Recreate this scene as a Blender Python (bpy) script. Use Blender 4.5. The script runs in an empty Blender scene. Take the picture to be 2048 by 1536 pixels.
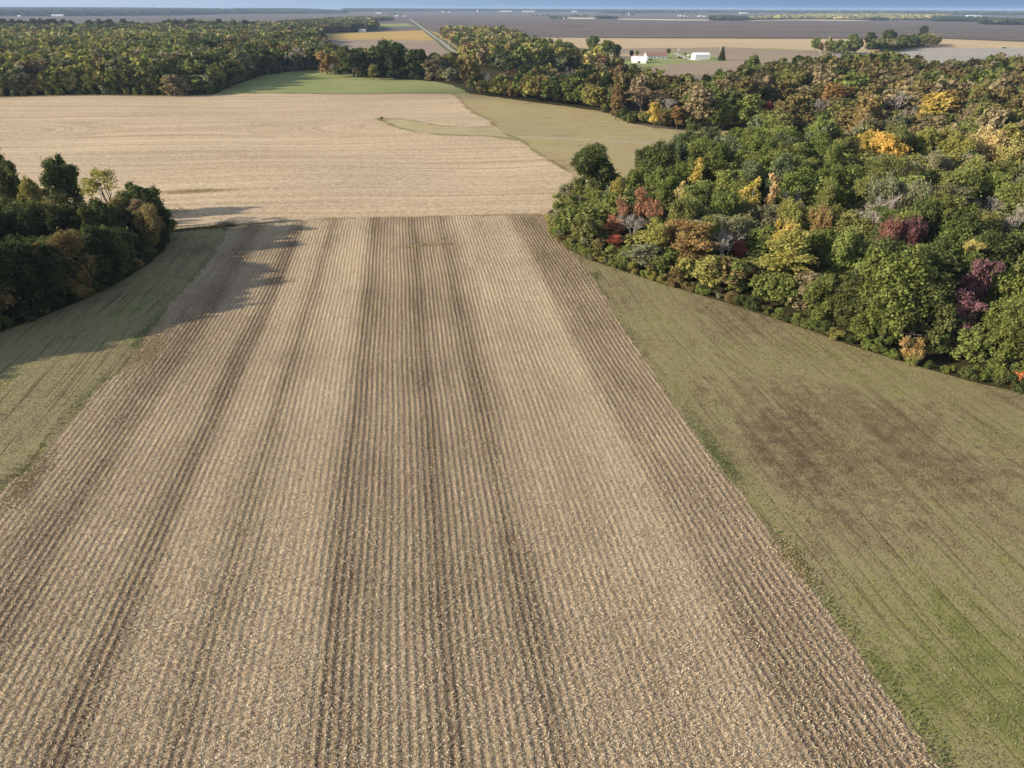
import bpy, math, random
import numpy as np
from mathutils import Matrix, Vector
from mathutils.geometry import delaunay_2d_cdt

# ------------------------------------------------------------------ camera, sky, sun, exposure
scene = bpy.context.scene
COL = scene.collection
H_CAM = 49.0
FPX = 1365.33
YAW = math.radians(8.55)
PITCH = math.radians(28.78)
ROLL = math.radians(0.14)
CAM = np.array([0.0, 0.0, H_CAM])
F_ = np.array([math.sin(YAW)*math.cos(PITCH), math.cos(YAW)*math.cos(PITCH), -math.sin(PITCH)])
R0 = np.array([math.cos(YAW), -math.sin(YAW), 0.0])
U0 = np.cross(R0, F_)
R_ = R0*math.cos(ROLL) + U0*math.sin(ROLL)
U_ = np.cross(R_, F_)
cam_data = bpy.data.cameras.new("camera")
cam = bpy.data.objects.new("camera", cam_data)
COL.objects.link(cam)
cam_data.sensor_width = 36.0
cam_data.lens = 24.0
cam_data.clip_start = 0.5
cam_data.clip_end = 80000.0
m = Matrix(((R_[0], U_[0], -F_[0], CAM[0]), (R_[1], U_[1], -F_[1], CAM[1]), (R_[2], U_[2], -F_[2], CAM[2]), (0, 0, 0, 1)))
cam.matrix_world = m
scene.camera = cam

SUN_EL = math.radians(19.3)
SHADOW_AZ = math.radians(84.0)          # shadows run this far clockwise from +Y (the row direction)
SUN_AZ = SHADOW_AZ + math.pi            # where the sun stands, clockwise from +Y
world = bpy.data.worlds.new("World")
scene.world = world
world.use_nodes = True
wn = world.node_tree; wn.nodes.clear()
w_out = wn.nodes.new("ShaderNodeOutputWorld")
w_bg = wn.nodes.new("ShaderNodeBackground")
w_sky = wn.nodes.new("ShaderNodeTexSky")
w_sky.sky_type = 'NISHITA'
w_sky.sun_disc = False
w_sky.sun_elevation = SUN_EL
w_sky.sun_rotation = SUN_AZ
w_sky.altitude = 200
w_sky.dust_density = 0.6
w_sky.ozone_density = 1.5
w_bg.inputs[1].default_value = 0.12
# a distant bank of blue-grey cloud lies along the horizon
w_tc = wn.nodes.new("ShaderNodeTexCoord")
w_sep = wn.nodes.new("ShaderNodeSeparateXYZ")
wn.links.new(w_tc.outputs['Generated'], w_sep.inputs[0])
w_az = wn.nodes.new("ShaderNodeMapRange")
w_az.inputs[1].default_value = -0.35; w_az.inputs[2].default_value = 0.62
wn.links.new(w_sep.outputs[0], w_az.inputs[0])
w_cr = wn.nodes.new("ShaderNodeValToRGB")
w_cr.color_ramp.elements[0].color = (2.5, 3.05, 3.8, 1)
w_cr.color_ramp.elements[1].color = (0.85, 1.5, 2.6, 1)
w_cr.color_ramp.elements[1].position = 0.85
w_e = w_cr.color_ramp.elements.new(0.45); w_e.color = (1.35, 2.05, 3.1, 1)
wn.links.new(w_az.outputs[0], w_cr.inputs[0])
w_el = wn.nodes.new("ShaderNodeMapRange")
w_el.inputs[1].default_value = 0.02; w_el.inputs[2].default_value = 0.16
wn.links.new(w_sep.outputs[2], w_el.inputs[0])
w_mx = wn.nodes.new("ShaderNodeMix"); w_mx.data_type = 'RGBA'
wn.links.new(w_el.outputs[0], w_mx.inputs[0])
wn.links.new(w_cr.outputs[0], w_mx.inputs[6])
w_hs = wn.nodes.new("ShaderNodeHueSaturation"); w_hs.inputs['Saturation'].default_value = 0.62; w_hs.inputs['Value'].default_value = 1.0
wn.links.new(w_sky.outputs[0], w_hs.inputs['Color'])
wn.links.new(w_hs.outputs[0], w_mx.inputs[7])
wn.links.new(w_mx.outputs[2], w_bg.inputs[0])
wn.links.new(w_bg.outputs[0], w_out.inputs[0])

sun_data = bpy.data.lights.new("sun", 'SUN')
sun_data.energy = 4.7
sun_data.angle = math.radians(0.53)
sun_data.color = (1.0, 0.88, 0.70)
sun = bpy.data.objects.new("sun", sun_data)
COL.objects.link(sun)
sdir = Vector((math.sin(SHADOW_AZ)*math.cos(SUN_EL), math.cos(SHADOW_AZ)*math.cos(SUN_EL), -math.sin(SUN_EL)))
sun.rotation_euler = sdir.to_track_quat('-Z', 'Y').to_euler()
sun.location = (-200, 0, 200)

scene.view_settings.view_transform = 'Standard'
scene.view_settings.look = 'None'
scene.view_settings.gamma = 1.0
scene.view_settings.exposure = 0.75
scene.render.engine = 'CYCLES'
cy = scene.cycles
cy.max_bounces = 5; cy.diffuse_bounces = 2; cy.glossy_bounces = 1; cy.transmission_bounces = 2
cy.volume_bounces = 0; cy.transparent_max_bounces = 6
cy.use_denoising = True
cy.denoiser = 'OPENIMAGEDENOISE'
cy.denoising_input_passes = 'RGB_ALBEDO_NORMAL'
cy.denoising_prefilter = 'ACCURATE'
cy.use_adaptive_sampling = False

rng = np.random.default_rng(7)

# ------------------------------------------------------------------ small maths helpers
def vnoise(x, y, seed=0):
    """smooth value noise, 0..1"""
    x = np.asarray(x, float); y = np.asarray(y, float)
    xi = np.floor(x).astype(np.int64); yi = np.floor(y).astype(np.int64)
    fx = x-xi; fy = y-yi
    fx = fx*fx*(3-2*fx); fy = fy*fy*(3-2*fy)
    def h(a, b):
        n = (a*374761393 + b*668265263 + seed*1442695041) & 0x7fffffff
        n = ((n ^ (n >> 13))*1274126177) & 0x7fffffff
        return ((n ^ (n >> 16)) & 0xffff)/65535.0
    return (h(xi, yi)*(1-fx)+h(xi+1, yi)*fx)*(1-fy) + (h(xi, yi+1)*(1-fx)+h(xi+1, yi+1)*fx)*fy

def smooth(a, b, v):
    t = np.clip((np.asarray(v, float)-a)/(b-a), 0, 1)
    return t*t*(3-2*t)

def terrain(x, y):
    x = np.asarray(x, float); y = np.asarray(y, float)
    d = np.hypot(x, y)
    z = 0.35*np.sin(x/17+0.6)*np.cos(y/29+1.0) + 0.30*np.sin((x*0.6+y)/24)
    z = z + smooth(180, 500, d)*(0.8*np.sin(x/90+1.3)*np.cos(y/110)+0.6*np.sin((x-y)/70))
    z = z*(1-smooth(900, 2000, d))
    z = z + smooth(4500, 13500, d)*(31 + 5*np.sin(x/2300+2.0) - 3*x/6000.0)
    return z

def ray(px, py):
    return F_ + R_*((px-1024.0)/FPX) - U_*((py-768.0)/FPX)

def GZ(px, py, z=0.0):
    """point of the world seen at a photograph pixel, at height z above the ground there"""
    d = ray(px, py)
    zz = z
    for _ in range(8):
        t = (H_CAM-zz)/max(-d[2], 1e-4)
        t = min(t, 14000.0)
        x, y = d[0]*t, d[1]*t
        nz = z+float(terrain(x, y))
        zz = 0.5*zz+0.5*nz
    return (x, y)

def project(x, y, z):
    dx, dy, dz = np.asarray(x, float), np.asarray(y, float), np.asarray(z, float)-H_CAM
    a = dx*F_[0]+dy*F_[1]+dz*F_[2]
    a = np.where(np.abs(a) < 1e-3, 1e-3, a)
    px = 1024+FPX*(dx*R_[0]+dy*R_[1]+dz*R_[2])/a
    py = 768-FPX*(dx*U_[0]+dy*U_[1]+dz*U_[2])/a
    return np.where(a > 0, px, -9999), np.where(a > 0, py, -9999)

def inpoly(x, y, poly):
    x = np.asarray(x, float); y = np.asarray(y, float)
    r = np.zeros(x.shape, bool)
    n = len(poly)
    minx = min(p[0] for p in poly); maxx = max(p[0] for p in poly)
    miny = min(p[1] for p in poly); maxy = max(p[1] for p in poly)
    box = (x >= minx) & (x <= maxx) & (y >= miny) & (y <= maxy)
    xs, ys = x[box], y[box]; rr = np.zeros(xs.shape, bool)
    j = n-1
    for i in range(n):
        xi, yi = poly[i]; xj, yj = poly[j]
        if yi != yj:
            c = ((yi > ys) != (yj > ys)) & (xs < (xj-xi)*(ys-yi)/(yj-yi)+xi)
            rr ^= c
        j = i
    r[box] = rr
    return r

def W(pxs, z=0.0):
    return [GZ(a, b, z) for a, b in pxs]

# ------------------------------------------------------------------ object helpers
def tag(o, label=None, cat=None, group=None, kind=None):
    if label: o['label'] = label
    if cat: o['category'] = cat
    if group: o['group'] = group
    if kind: o['kind'] = kind
    return o

def mesh_np(name, verts, faces, mat=None, attrs=None, smooth_sh=False):
    """verts (n,3), faces (m,k) index array or list"""
    me = bpy.data.meshes.new(name)
    verts = np.asarray(verts, np.float32)
    if isinstance(faces, np.ndarray):
        mcount, k = faces.shape
        me.vertices.add(len(verts)); me.vertices.foreach_set('co', verts.ravel())
        me.loops.add(mcount*k); me.loops.foreach_set('vertex_index', faces.astype(np.int32).ravel())
        me.polygons.add(mcount)
        me.polygons.foreach_set('loop_start', np.arange(0, mcount*k, k, dtype=np.int32))
        if smooth_sh: me.polygons.foreach_set('use_smooth', np.ones(mcount, bool))
        me.update(calc_edges=True)
    else:
        me.from_pydata([tuple(map(float, v)) for v in verts], [], faces)
        if smooth_sh:
            for p in me.polygons: p.use_smooth = True
    if mat: me.materials.append(mat)
    for an, (typ, data) in (attrs or {}).items():
        a = me.attributes.new(an, typ, 'POINT')
        a.data.foreach_set('value' if typ == 'FLOAT' else 'color', np.asarray(data, np.float32).ravel())
    return me

def link(name, me, parent=None, loc=None):
    o = bpy.data.objects.new(name, me)
    COL.objects.link(o)
    if parent is not None: o.parent = parent
    if loc is not None: o.location = loc
    return o

class MB:
    """collects boxes, prisms, tubes; builds ONE mesh"""
    def __init__(s): s.v = []; s.f = []
    def add(s, vs, fs):
        b = len(s.v); s.v += [tuple(map(float, p)) for p in vs]; s.f += [tuple(b+i for i in f) for f in fs]; return s
    def box(s, x0, x1, y0, y1, z0, z1):
        return s.add([(x0,y0,z0),(x1,y0,z0),(x1,y1,z0),(x0,y1,z0),(x0,y0,z1),(x1,y0,z1),(x1,y1,z1),(x0,y1,z1)],
                     [(0,3,2,1),(4,5,6,7),(0,1,5,4),(1,2,6,5),(2,3,7,6),(3,0,4,7)])
    def tube(s, p0, p1, r0, r1, n=6, cap=True):
        p0 = Vector(p0); p1 = Vector(p1); d = (p1-p0)
        if d.length < 1e-6: return s
        q = d.to_track_quat('Z', 'Y'); vs = []
        for p, r in ((p0, r0), (p1, r1)):
            for i in range(n):
                a = 2*math.pi*i/n
                vs.append(p+q @ Vector((r*math.cos(a), r*math.sin(a), 0)))
        fs = [(i, (i+1) % n, n+(i+1) % n, n+i) for i in range(n)]
        if cap: fs += [tuple(range(n-1, -1, -1)), tuple(range(n, 2*n))]
        return s.add(vs, fs)
    def lathe(s, prof, cx=0, cy=0, n=16, z=0):
        vs = []; fs = []
        for r, h in prof:
            for i in range(n):
                a = 2*math.pi*i/n; vs.append((cx+r*math.cos(a), cy+r*math.sin(a), z+h))
        for k in range(len(prof)-1):
            for i in range(n):
                fs.append((k*n+i, k*n+(i+1) % n, (k+1)*n+(i+1) % n, (k+1)*n+i))
        fs += [tuple(range(n-1, -1, -1)), tuple(range((len(prof)-1)*n, len(prof)*n))]
        return s.add(vs, fs)
    def prism(s, prof, x0, x1):
        """profile in (y,z), extruded along x"""
        n = len(prof)
        vs = [(x0, a, b) for a, b in prof]+[(x1, a, b) for a, b in prof]
        fs = [tuple(range(n-1, -1, -1)), tuple(range(n, 2*n))]+[(i, (i+1) % n, n+(i+1) % n, n+i) for i in range(n)]
        return s.add(vs, fs)
    def build(s, name, mat, parent=None, loc=None):
        me = bpy.data.meshes.new(name); me.from_pydata(s.v, [], s.f); me.materials.append(mat)
        me.update()
        return link(name, me, parent, loc)

def empty(name, loc, rz=0.0):
    o = bpy.data.objects.new(name, None); COL.objects.link(o)
    o.location = loc; o.rotation_euler = (0, 0, rz); o.empty_display_size = 1
    return o

# ------------------------------------------------------------------ material helpers
class NT:
    def __init__(s, name):
        s.m = bpy.data.materials.new(name); s.m.use_nodes = True
        s.t = s.m.node_tree; s.t.nodes.clear()
        s.out = s.t.nodes.new("ShaderNodeOutputMaterial")
    def n(s, typ, **kw):
        nd = s.t.nodes.new(typ)
        for k, v in kw.items(): setattr(nd, k, v)
        return nd
    def l(s, a, b): s.t.links.new(a, b)
    def val(s, sock, v):
        if hasattr(v, 'is_output') or isinstance(v, bpy.types.NodeSocket): s.l(v, sock)
        else: sock.default_value = v
    def math(s, op, a, b=None, c=None, clamp=False):
        nd = s.n("ShaderNodeMath", operation=op); nd.use_clamp = clamp
        s.val(nd.inputs[0], a)
        if b is not None: s.val(nd.inputs[1], b)
        if c is not None: s.val(nd.inputs[2], c)
        return nd.outputs[0]
    def mix(s, f, a, b):
        nd = s.n("ShaderNodeMix", data_type='RGBA'); nd.clamp_factor = True
        s.val(nd.inputs[0], f); s.val(nd.inputs[6], a if not isinstance(a, tuple) else (*a, 1)); s.val(nd.inputs[7], b if not isinstance(b, tuple) else (*b, 1))
        return nd.outputs[2]
    def mul(s, col, f):
        nd = s.n("ShaderNodeVectorMath", operation='SCALE')
        s.val(nd.inputs[0], col if not isinstance(col, tuple) else col); s.val(nd.inputs[3], f)
        return nd.outputs[0]
    def pos(s):
        return s.n("ShaderNodeNewGeometry").outputs['Position']
    def xyz(s):
        sp = s.n("ShaderNodeSeparateXYZ"); s.l(s.pos(), sp.inputs[0]); return sp.outputs
    def vec(s, x, y, z=0.0):
        c = s.n("ShaderNodeCombineXYZ"); s.val(c.inputs[0], x); s.val(c.inputs[1], y); s.val(c.inputs[2], z); return c.outputs[0]
    def noise(s, vec, scale, detail=2.0, rough=0.5, dim='3D'):
        nd = s.n("ShaderNodeTexNoise"); nd.noise_dimensions = dim
        if vec is not None: s.l(vec, nd.inputs['Vector'])
        nd.inputs['Scale'].default_value = scale; nd.inputs['Detail'].default_value = detail; nd.inputs['Roughness'].default_value = rough
        return nd.outputs[0]
    def vor(s, vec, scale):
        nd = s.n("ShaderNodeTexVoronoi"); s.l(vec, nd.inputs['Vector']); nd.inputs['Scale'].default_value = scale
        nd.inputs['Randomness'].default_value = 1.0
        return nd
    def rng(s, v, a, b, c=0.0, d=1.0):
        nd = s.n("ShaderNodeMapRange"); s.val(nd.inputs[0], v)
        nd.inputs[1].default_value = a; nd.inputs[2].default_value = b; nd.inputs[3].default_value = c; nd.inputs[4].default_value = d
        return nd.outputs[0]
    def ramp(s, v, stops, interp='LINEAR'):
        nd = s.n("ShaderNodeValToRGB"); cr = nd.color_ramp; cr.interpolation = interp
        while len(cr.elements) > 1: cr.elements.remove(cr.elements[-1])
        cr.elements[0].position = stops[0][0]; cr.elements[0].color = (*stops[0][1], 1)
        for p, c in stops[1:]:
            e = cr.elements.new(p); e.color = (*c, 1)
        s.val(nd.inputs[0], v)
        return nd.outputs[0]
    def finish(s, col, rough=0.9, bump=None, bstr=0.5, bdist=0.1, spec=0.1):
        b = s.n("ShaderNodeBsdfPrincipled")
        s.val(b.inputs['Base Color'], col if not isinstance(col, tuple) else (*col, 1))
        s.val(b.inputs['Roughness'], rough)
        b.inputs['Specular IOR Level'].default_value = spec
        if bump is not None:
            bn = s.n("ShaderNodeBump"); bn.inputs['Strength'].default_value = bstr; bn.inputs['Distance'].default_value = bdist
            s.val(bn.inputs['Height'], bump); s.l(bn.outputs[0], b.inputs['Normal'])
        s.l(b.outputs[0], s.out.inputs[0])
        return s.m

def plain_mat(name, col, rough=0.8, var=0.12, scale=1.5, spec=0.2):
    t = NT(name); n1 = t.noise(t.pos(), scale, 3.0)
    c = t.mix(n1, tuple(c*(1-var) for c in col), tuple(min(1, c*(1+var)) for c in col))
    return t.finish(c, rough, spec=spec)

ROW = 0.76
# light and dark passes of the combine across the near field, measured on the photograph at row y=1200
BAND_PX = [(-400,.5),(-250,.3),(-100,.55),(0,.30),(40,.25),(90,.55),(200,.58),(235,.30),(275,.2),(300,.7),(360,.85),(415,.60),(440,.38),(470,.6),(530,.85),(600,.92),(640,.62),
           (668,.30),(740,.46),(800,.52),(860,.36),(888,.2),(915,.42),(1000,.50),(1045,.26),(1090,.55),(1150,.78),(1230,.72),(1330,.85),(1400,.9),(1450,.42),(1520,.35),(1620,.42)]
BAND = sorted((GZ(px, 1200)[0], v) for px, v in BAND_PX)
BX = np.array([b[0] for b in BAND]); BV = np.array([b[1] for b in BAND])
X0, X1 = float(BX[0]), float(BX[-1])

def mat_stubble_near():
    t = NT("stubble_rows")
    x, y, z = t.xyz()
    stretch = t.vec(t.math('MULTIPLY', x, 1.0), t.math('MULTIPLY', y, 0.12))
    wob = t.math('ADD', t.math('MULTIPLY', t.math('SINE', t.math('MULTIPLY', y, .105)), .09), t.math('MULTIPLY', t.math('SINE', t.math('MULTIPLY', y, .243)), .04))
    xw = t.math('SUBTRACT', x, wob)
    # pass-to-pass bands
    f = t.rng(t.math('ADD', x, t.math('MULTIPLY', t.math('SUBTRACT', t.noise(stretch, .22, 3), .5), 2.6)), X0, X1)
    keep = BAND[::1]
    if len(keep) > 31: keep = keep[len(keep)-31:]
    band = t.ramp(f, [((bx-X0)/(X1-X0), (v, v, v)) for bx, v in keep])
    big = t.noise(t.pos(), .045, 3)
    streak = t.noise(t.vec(t.math('MULTIPLY', x, 1.2), t.math('MULTIPLY', y, 0.05)), 1.0, 3)
    ph = t.math('MULTIPLY', xw, 2*math.pi/ROW)
    ridge = t.math('MULTIPLY_ADD', t.math('COSINE', ph), .5, .5)
    fur = t.math('POWER', ridge, 2.0)
    grain = t.noise(t.pos(), 6.0, 3, .7)
    v1 = t.vor(t.pos(), 9.0)
    rnd = t.n("ShaderNodeSeparateColor"); t.l(v1.outputs['Color'], rnd.inputs[0])
    mask = t.math('ADD', t.math('MULTIPLY', band, 1.15), t.math('MULTIPLY', rnd.outputs[0], .50))
    mask = t.math('ADD', mask, t.math('MULTIPLY', grain, .35))
    patchy = t.noise(t.vec(t.math('MULTIPLY', x, .9), t.math('MULTIPLY', y, .16)), 1.0, 3, .65)
    mask = t.math('ADD', mask, t.math('MULTIPLY', fur, t.rng(patchy, .35, .65, .02, .38)))
    mask = t.math('ADD', mask, t.math('MULTIPLY', t.math('SUBTRACT', streak, .5), .5))
    mask = t.math('ADD', mask, t.math('MULTIPLY', t.math('SUBTRACT', big, .5), .85))
    mask = t.rng(mask, .55, 1.62)
    soil = t.mix(rnd.outputs[1], (.088, .060, .039), (.165, .114, .074))
    straw = t.mix(rnd.outputs[2], (.43, .32, .195), (.67, .55, .385))
    col = t.mix(mask, soil, straw)
    relief = t.math('MULTIPLY', ridge, t.math('MULTIPLY', t.rng(band, .2, .9, .85, .38), t.rng(patchy, .3, .65, .45, 1.25)))
    hgt = t.math('ADD', relief, t.math('MULTIPLY', grain, .9))
    return t.finish(col, .95, hgt, .8, .15, spec=.05)

def mat_stubble_far():
    t = NT("stubble_cross_rows")
    x, y, z = t.xyz()
    w1 = t.noise(t.vec(t.math('MULTIPLY', x, .010), t.math('MULTIPLY', y, .012)), 1.0, 2)
    v = t.math('ADD', y, t.math('MULTIPLY', w1, 22.0))
    v = t.math('ADD', v, t.math('MULTIPLY', x, .07))
    # headland passes turn round the waterway and at the left end
    for (cpx, cpy, rad, asp) in ((810, 250, 62, .45), (-20, 262, 60, .6)):
        cx, cy2 = GZ(cpx, cpy)
        dx = t.math('MULTIPLY', t.math('SUBTRACT', x, cx), asp); dy = t.math('SUBTRACT', y, cy2)
        dist = t.math('SQRT', t.math('ADD', t.math('MULTIPLY', dx, dx), t.math('MULTIPLY', dy, dy)))
        mk = t.rng(dist, rad*.55, rad*.42)
        v = t.math('ADD', t.math('MULTIPLY', v, t.math('SUBTRACT', 1.0, mk)), t.math('MULTIPLY', t.math('MULTIPLY', dist, 1.0), mk))
    band = t.noise(t.vec(t.math('MULTIPLY', x, .004), t.math('MULTIPLY', v, .23)), 1.0, 3, .6)
    band2 = t.noise(t.vec(t.math('MULTIPLY', x, .012), t.math('MULTIPLY', v, .9)), 1.0, 2, .6)
    big = t.noise(t.pos(), .012, 3)
    patch = t.noise(t.pos(), .035, 2)
    ridge = t.math('MULTIPLY_ADD', t.math('COSINE', t.math('MULTIPLY', v, 2*math.pi/(ROW*2))), .5, .5)
    grain = t.noise(t.pos(), 2.2, 4, .75)
    v1 = t.vor(t.pos(), 1.6)
    rnd = t.n("ShaderNodeSeparateColor"); t.l(v1.outputs['Color'], rnd.inputs[0])
    m_ = t.math('ADD', t.math('MULTIPLY', band, 1.25), t.math('MULTIPLY', band2, .75))
    m_ = t.math('ADD', m_, t.math('MULTIPLY', big, .5))
    m_ = t.math('ADD', m_, t.math('MULTIPLY', rnd.outputs[0], .55))
    m_ = t.math('ADD', m_, t.math('MULTIPLY', grain, .30))
    m_ = t.math('ADD', m_, t.math('MULTIPLY', ridge, .10))
    m_ = t.rng(m_, 1.05, 2.35)
    col = t.mix(m_, (.26, .180, .110), (.73, .575, .39))
    pale = t.rng(patch, .70, .78)
    col = t.mix(t.math('MULTIPLY', pale, .35), col, (.72, .64, .50))
    hgt = t.math('ADD', t.math('MULTIPLY', ridge, .5), t.math('MULTIPLY', grain, 1.0))
    return t.finish(col, .95, hgt, .6, .15, spec=.05)

def mat_grass(name, cols, scale=.05, row_dir='y', streak=.95, fine=3.0, track=.6, spots=()):
    """cols: five colours from brown to green; streaks run along the mowing direction"""
    t = NT(name)
    x, y, z = t.xyz()
    if row_dir == 'y': a, b = x, y
    else: a, b = t.math('ADD', y, t.math('MULTIPLY', x, .1)), x
    wv = t.math('MULTIPLY', t.noise(t.vec(t.math('MULTIPLY', x, .02), t.math('MULTIPLY', y, .02)), 1.0, 2), 5.0)
    a2 = t.math('ADD', a, wv)
    big = t.noise(t.pos(), scale, 4, .6)
    st = t.noise(t.vec(t.math('MULTIPLY', a2, .9), t.math('MULTIPLY', b, .035)), 1.0, 3, .65)
    st2 = t.noise(t.vec(t.math('MULTIPLY', a2, 2.2), t.math('MULTIPLY', b, .035)), 1.0, 2, .6)
    gr = t.noise(t.pos(), fine, 4, .75)
    md = t.noise(t.pos(), .55, 3, .6)
    m_ = t.math('ADD', t.math('MULTIPLY', big, 1.35), t.math('MULTIPLY', t.math('SUBTRACT', st, .5), streak))
    m_ = t.math('ADD', m_, t.math('MULTIPLY', t.math('SUBTRACT', md, .5), .75))
    m_ = t.math('ADD', m_, t.math('MULTIPLY', t.math('SUBTRACT', gr, .5), 1.5))
    for (cx, cyy, rx2, ry2, amt) in spots:
        ex = t.math('DIVIDE', t.math('SUBTRACT', x, cx), rx2); ey = t.math('DIVIDE', t.math('SUBTRACT', y, cyy), ry2)
        ds = t.math('SQRT', t.math('ADD', t.math('MULTIPLY', ex, ex), t.math('MULTIPLY', ey, ey)))
        ds = t.math('ADD', ds, t.math('MULTIPLY', t.math('SUBTRACT', md, .5), .8))
        m_ = t.math('ADD', m_, t.math('MULTIPLY', t.rng(ds, 1.25, .2), amt))
    m_ = t.rng(m_, .22, 1.22)
    n = len(cols)
    col = t.ramp(m_, [(i/(n-1), c) for i, c in enumerate(cols)])
    dark = t.rng(st2, .56, .64)
    col = t.mix(t.math('MULTIPLY', dark, track), col, tuple(c*.45 for c in cols[0]))
    hgt = t.math('ADD', gr, t.math('MULTIPLY', st2, -.6))
    return t.finish(col, .95, hgt, .8, .14, spec=.05)

def mat_field(name, c1, c2, sx=.003, sy=.03, bump=.3, fine=.4):
    t = NT(name)
    x, y, z = t.xyz()
    n1 = t.noise(t.vec(t.math('MULTIPLY', x, sx), t.math('MULTIPLY', y, sy)), 1.0, 4, .6)
    n2 = t.noise(t.pos(), .006, 3)
    n3 = t.noise(t.pos(), fine, 3, .7)
    m_ = t.math('ADD', t.math('MULTIPLY', n1, .8), t.math('ADD', t.math('MULTIPLY', n2, .5), t.math('MULTIPLY', n3, .35)))
    m_ = t.rng(m_, .5, 1.15)
    return t.finish(t.mix(m_, c1, c2), .95, n3, bump, .3, spec=.03)

def mat_floor():
    t = NT("leaf_litter")
    n1 = t.noise(t.pos(), .6, 4, .7); n2 = t.noise(t.pos(), 4, 3, .7)
    c = t.mix(n1, (.035, .032, .016), (.09, .07, .035)); c = t.mix(t.math('MULTIPLY', n2, .5), c, (.06, .07, .02))
    return t.finish(c, .95, n2, .8, .2, spec=.03)

def mat_gravel():
    t = NT("gravel"); x, y, z = t.xyz()
    n1 = t.noise(t.pos(), 3.0, 3); n2 = t.noise(t.vec(t.math('MULTIPLY', x, 1.4), t.math('MULTIPLY', y, .02)), 1, 2)
    c = t.mix(n1, (.30, .275, .24), (.43, .40, .36)); c = t.mix(t.math('MULTIPLY', t.rng(n2, .5, .62), .5), c, (.26, .24, .20))
    return t.finish(c, .95, n1, .3, .05)

# ------------------------------------------------------------------ the ground, split along its field edges
A_PX = [(-900,2300),(-700,1700),(-330,1330),(-130,1110),(0,983),(30,958),(62,938),(98,895),(140,848),(172,806),(200,775),(222,755),(255,735),(283,722),(276,700),(295,668),(320,640),
        (345,604),(375,575),(410,535),(440,492),(462,452),(520,446),(640,438),(800,434),(960,431),(1082,428),(1094,442),(1108,462),(1130,492),(1158,520),(1180,545),(1212,602),(1250,662),(1290,722),(1330,785),(1370,842),
        (1405,890),(1440,934),(1470,972),(1500,1012),(1560,1098),(1640,1202),(1720,1312),(1800,1422),(1880,1540),(2100,1860),(2400,2300)]
WOODR_FRONT = [(1096,440),(1100,470),(1140,500),(1180,520),(1240,540),(1300,560),(1400,590),(1480,614),(1560,640),(1640,668),(1700,690),(1780,716),(1850,737),(1950,765),(2048,787),(2300,850),(2800,930)]
B_PX = [(1082,428),(1096,440)]+WOODR_FRONT[1:]+[(2800,2300),(2400,2300)]+A_PX[::-1][1:][:0]
B_PX = [(1086,430)]+WOODR_FRONT+[(3300,1300),(3000,2300),(700,2300),(900,500)]
GROVE_FRONT = [(-700,860),(-300,745),(0,664),(70,640),(150,606),(210,580),(258,553),(300,525),(328,498),(338,470)]
C_PX = GROVE_FRONT+[(345,456),(400,450),(466,446),(700,500),(500,1200),(-900,2300),(-1800,1700)]
TONGUE = [(756,237),(800,238),(822,241),(850,246),(881,252),(930,254),(985,254),(1300,300),(1044,281),(973,272),(886,270),(828,263),(790,254)]
D_PX = [(-1500,230),(-700,208),(0,194),(200,190),(430,189),(600,187),(800,187),(910,188),(917,196),(930,212),(948,226),(960,231),(984,241),(986,252),(1010,268),
        (1044,281),(1060,296),(1078,308),(1100,322),(1144,346),(1138,380),(1128,400),(1100,420),(1090,432),(900,440),(700,448),(460,456),(400,460),(345,462),(250,470),(-300,560),(-1500,700)]
E_PX = [(905,187),(930,186),(960,190),(1060,204),(1130,212),(1200,222),(1240,236),(1262,247),(1300,254),(1370,262),(1440,262),(1500,262),(1480,330),(1300,360),(1140,400),(1050,330),(940,300)]
F_PX = [(425,190),(450,178),(480,166),(520,152),(570,144),(620,140),(680,144),(740,152),(780,156),(830,160),(870,163),(905,170),(930,180),(940,190),(800,192),(600,192)]
REG = []   # (object name, polygon, material), first match wins
GRASSR = [(.140,.096,.058),(.220,.172,.095),(.315,.270,.142),(.230,.222,.080),(.135,.158,.047)]
GRASSL = [(.16,.115,.07),(.235,.19,.11),(.30,.255,.14),(.205,.205,.078),(.150,.175,.052)]
MEADOW = [(.23,.155,.09),(.36,.28,.15),(.40,.335,.18),(.29,.27,.105),(.22,.235,.08)]
LAWN = [(.36,.31,.17),(.31,.31,.135),(.25,.28,.108),(.215,.25,.088),(.19,.225,.078)]
REG.append(("grass_waterway", W([(756,237),(800,238),(822,241),(850,246),(881,252),(930,254),(986,254),(1010,268),(1044,281),(973,273),(886,270),(828,263),(790,254)]), mat_grass("waterway_grass", [(.36,.25,.155),(.46,.36,.22),(.45,.38,.215),(.37,.35,.16),(.31,.32,.135)], .05, 'x')))
REG.append(("meadow_track", W([(975,268),(1090,274),(1200,279),(1300,285),(1420,291),(1420,294),(1300,288),(1200,282),(1090,277),(975,271)]), mat_field("dry_grass_track", (.36,.30,.19), (.44,.37,.24))))
REG.append(("stubble_field", W(A_PX), mat_stubble_near()))
REG.append(("harvested_field", W(D_PX), mat_stubble_far()))
REG.append(("hay_meadow", W(E_PX), mat_grass("meadow_grass", MEADOW, .03, 'x', 1.3, 1.2, .3)))
REG.append(("winter_wheat_field", W(F_PX), mat_grass("young_wheat", LAWN, .02, 'x', .5, 1.0, .1)))
REG.append(("grass_margin", W(B_PX), mat_grass("margin_grass", GRASSR, .05, "y", .7, 4.5, .42, ((*GZ(1830, 900), 13, 18, -.24), (*GZ(1620, 980), 5, 12, -.16), (*GZ(1990, 1350), 22, 22, .22), (*GZ(1480, 680), 16, 22, -.06)))))
REG.append(("grass_headland", W(C_PX), mat_grass("headland_grass", GRASSL)))
rx = GZ(903, 100)[0]
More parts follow.
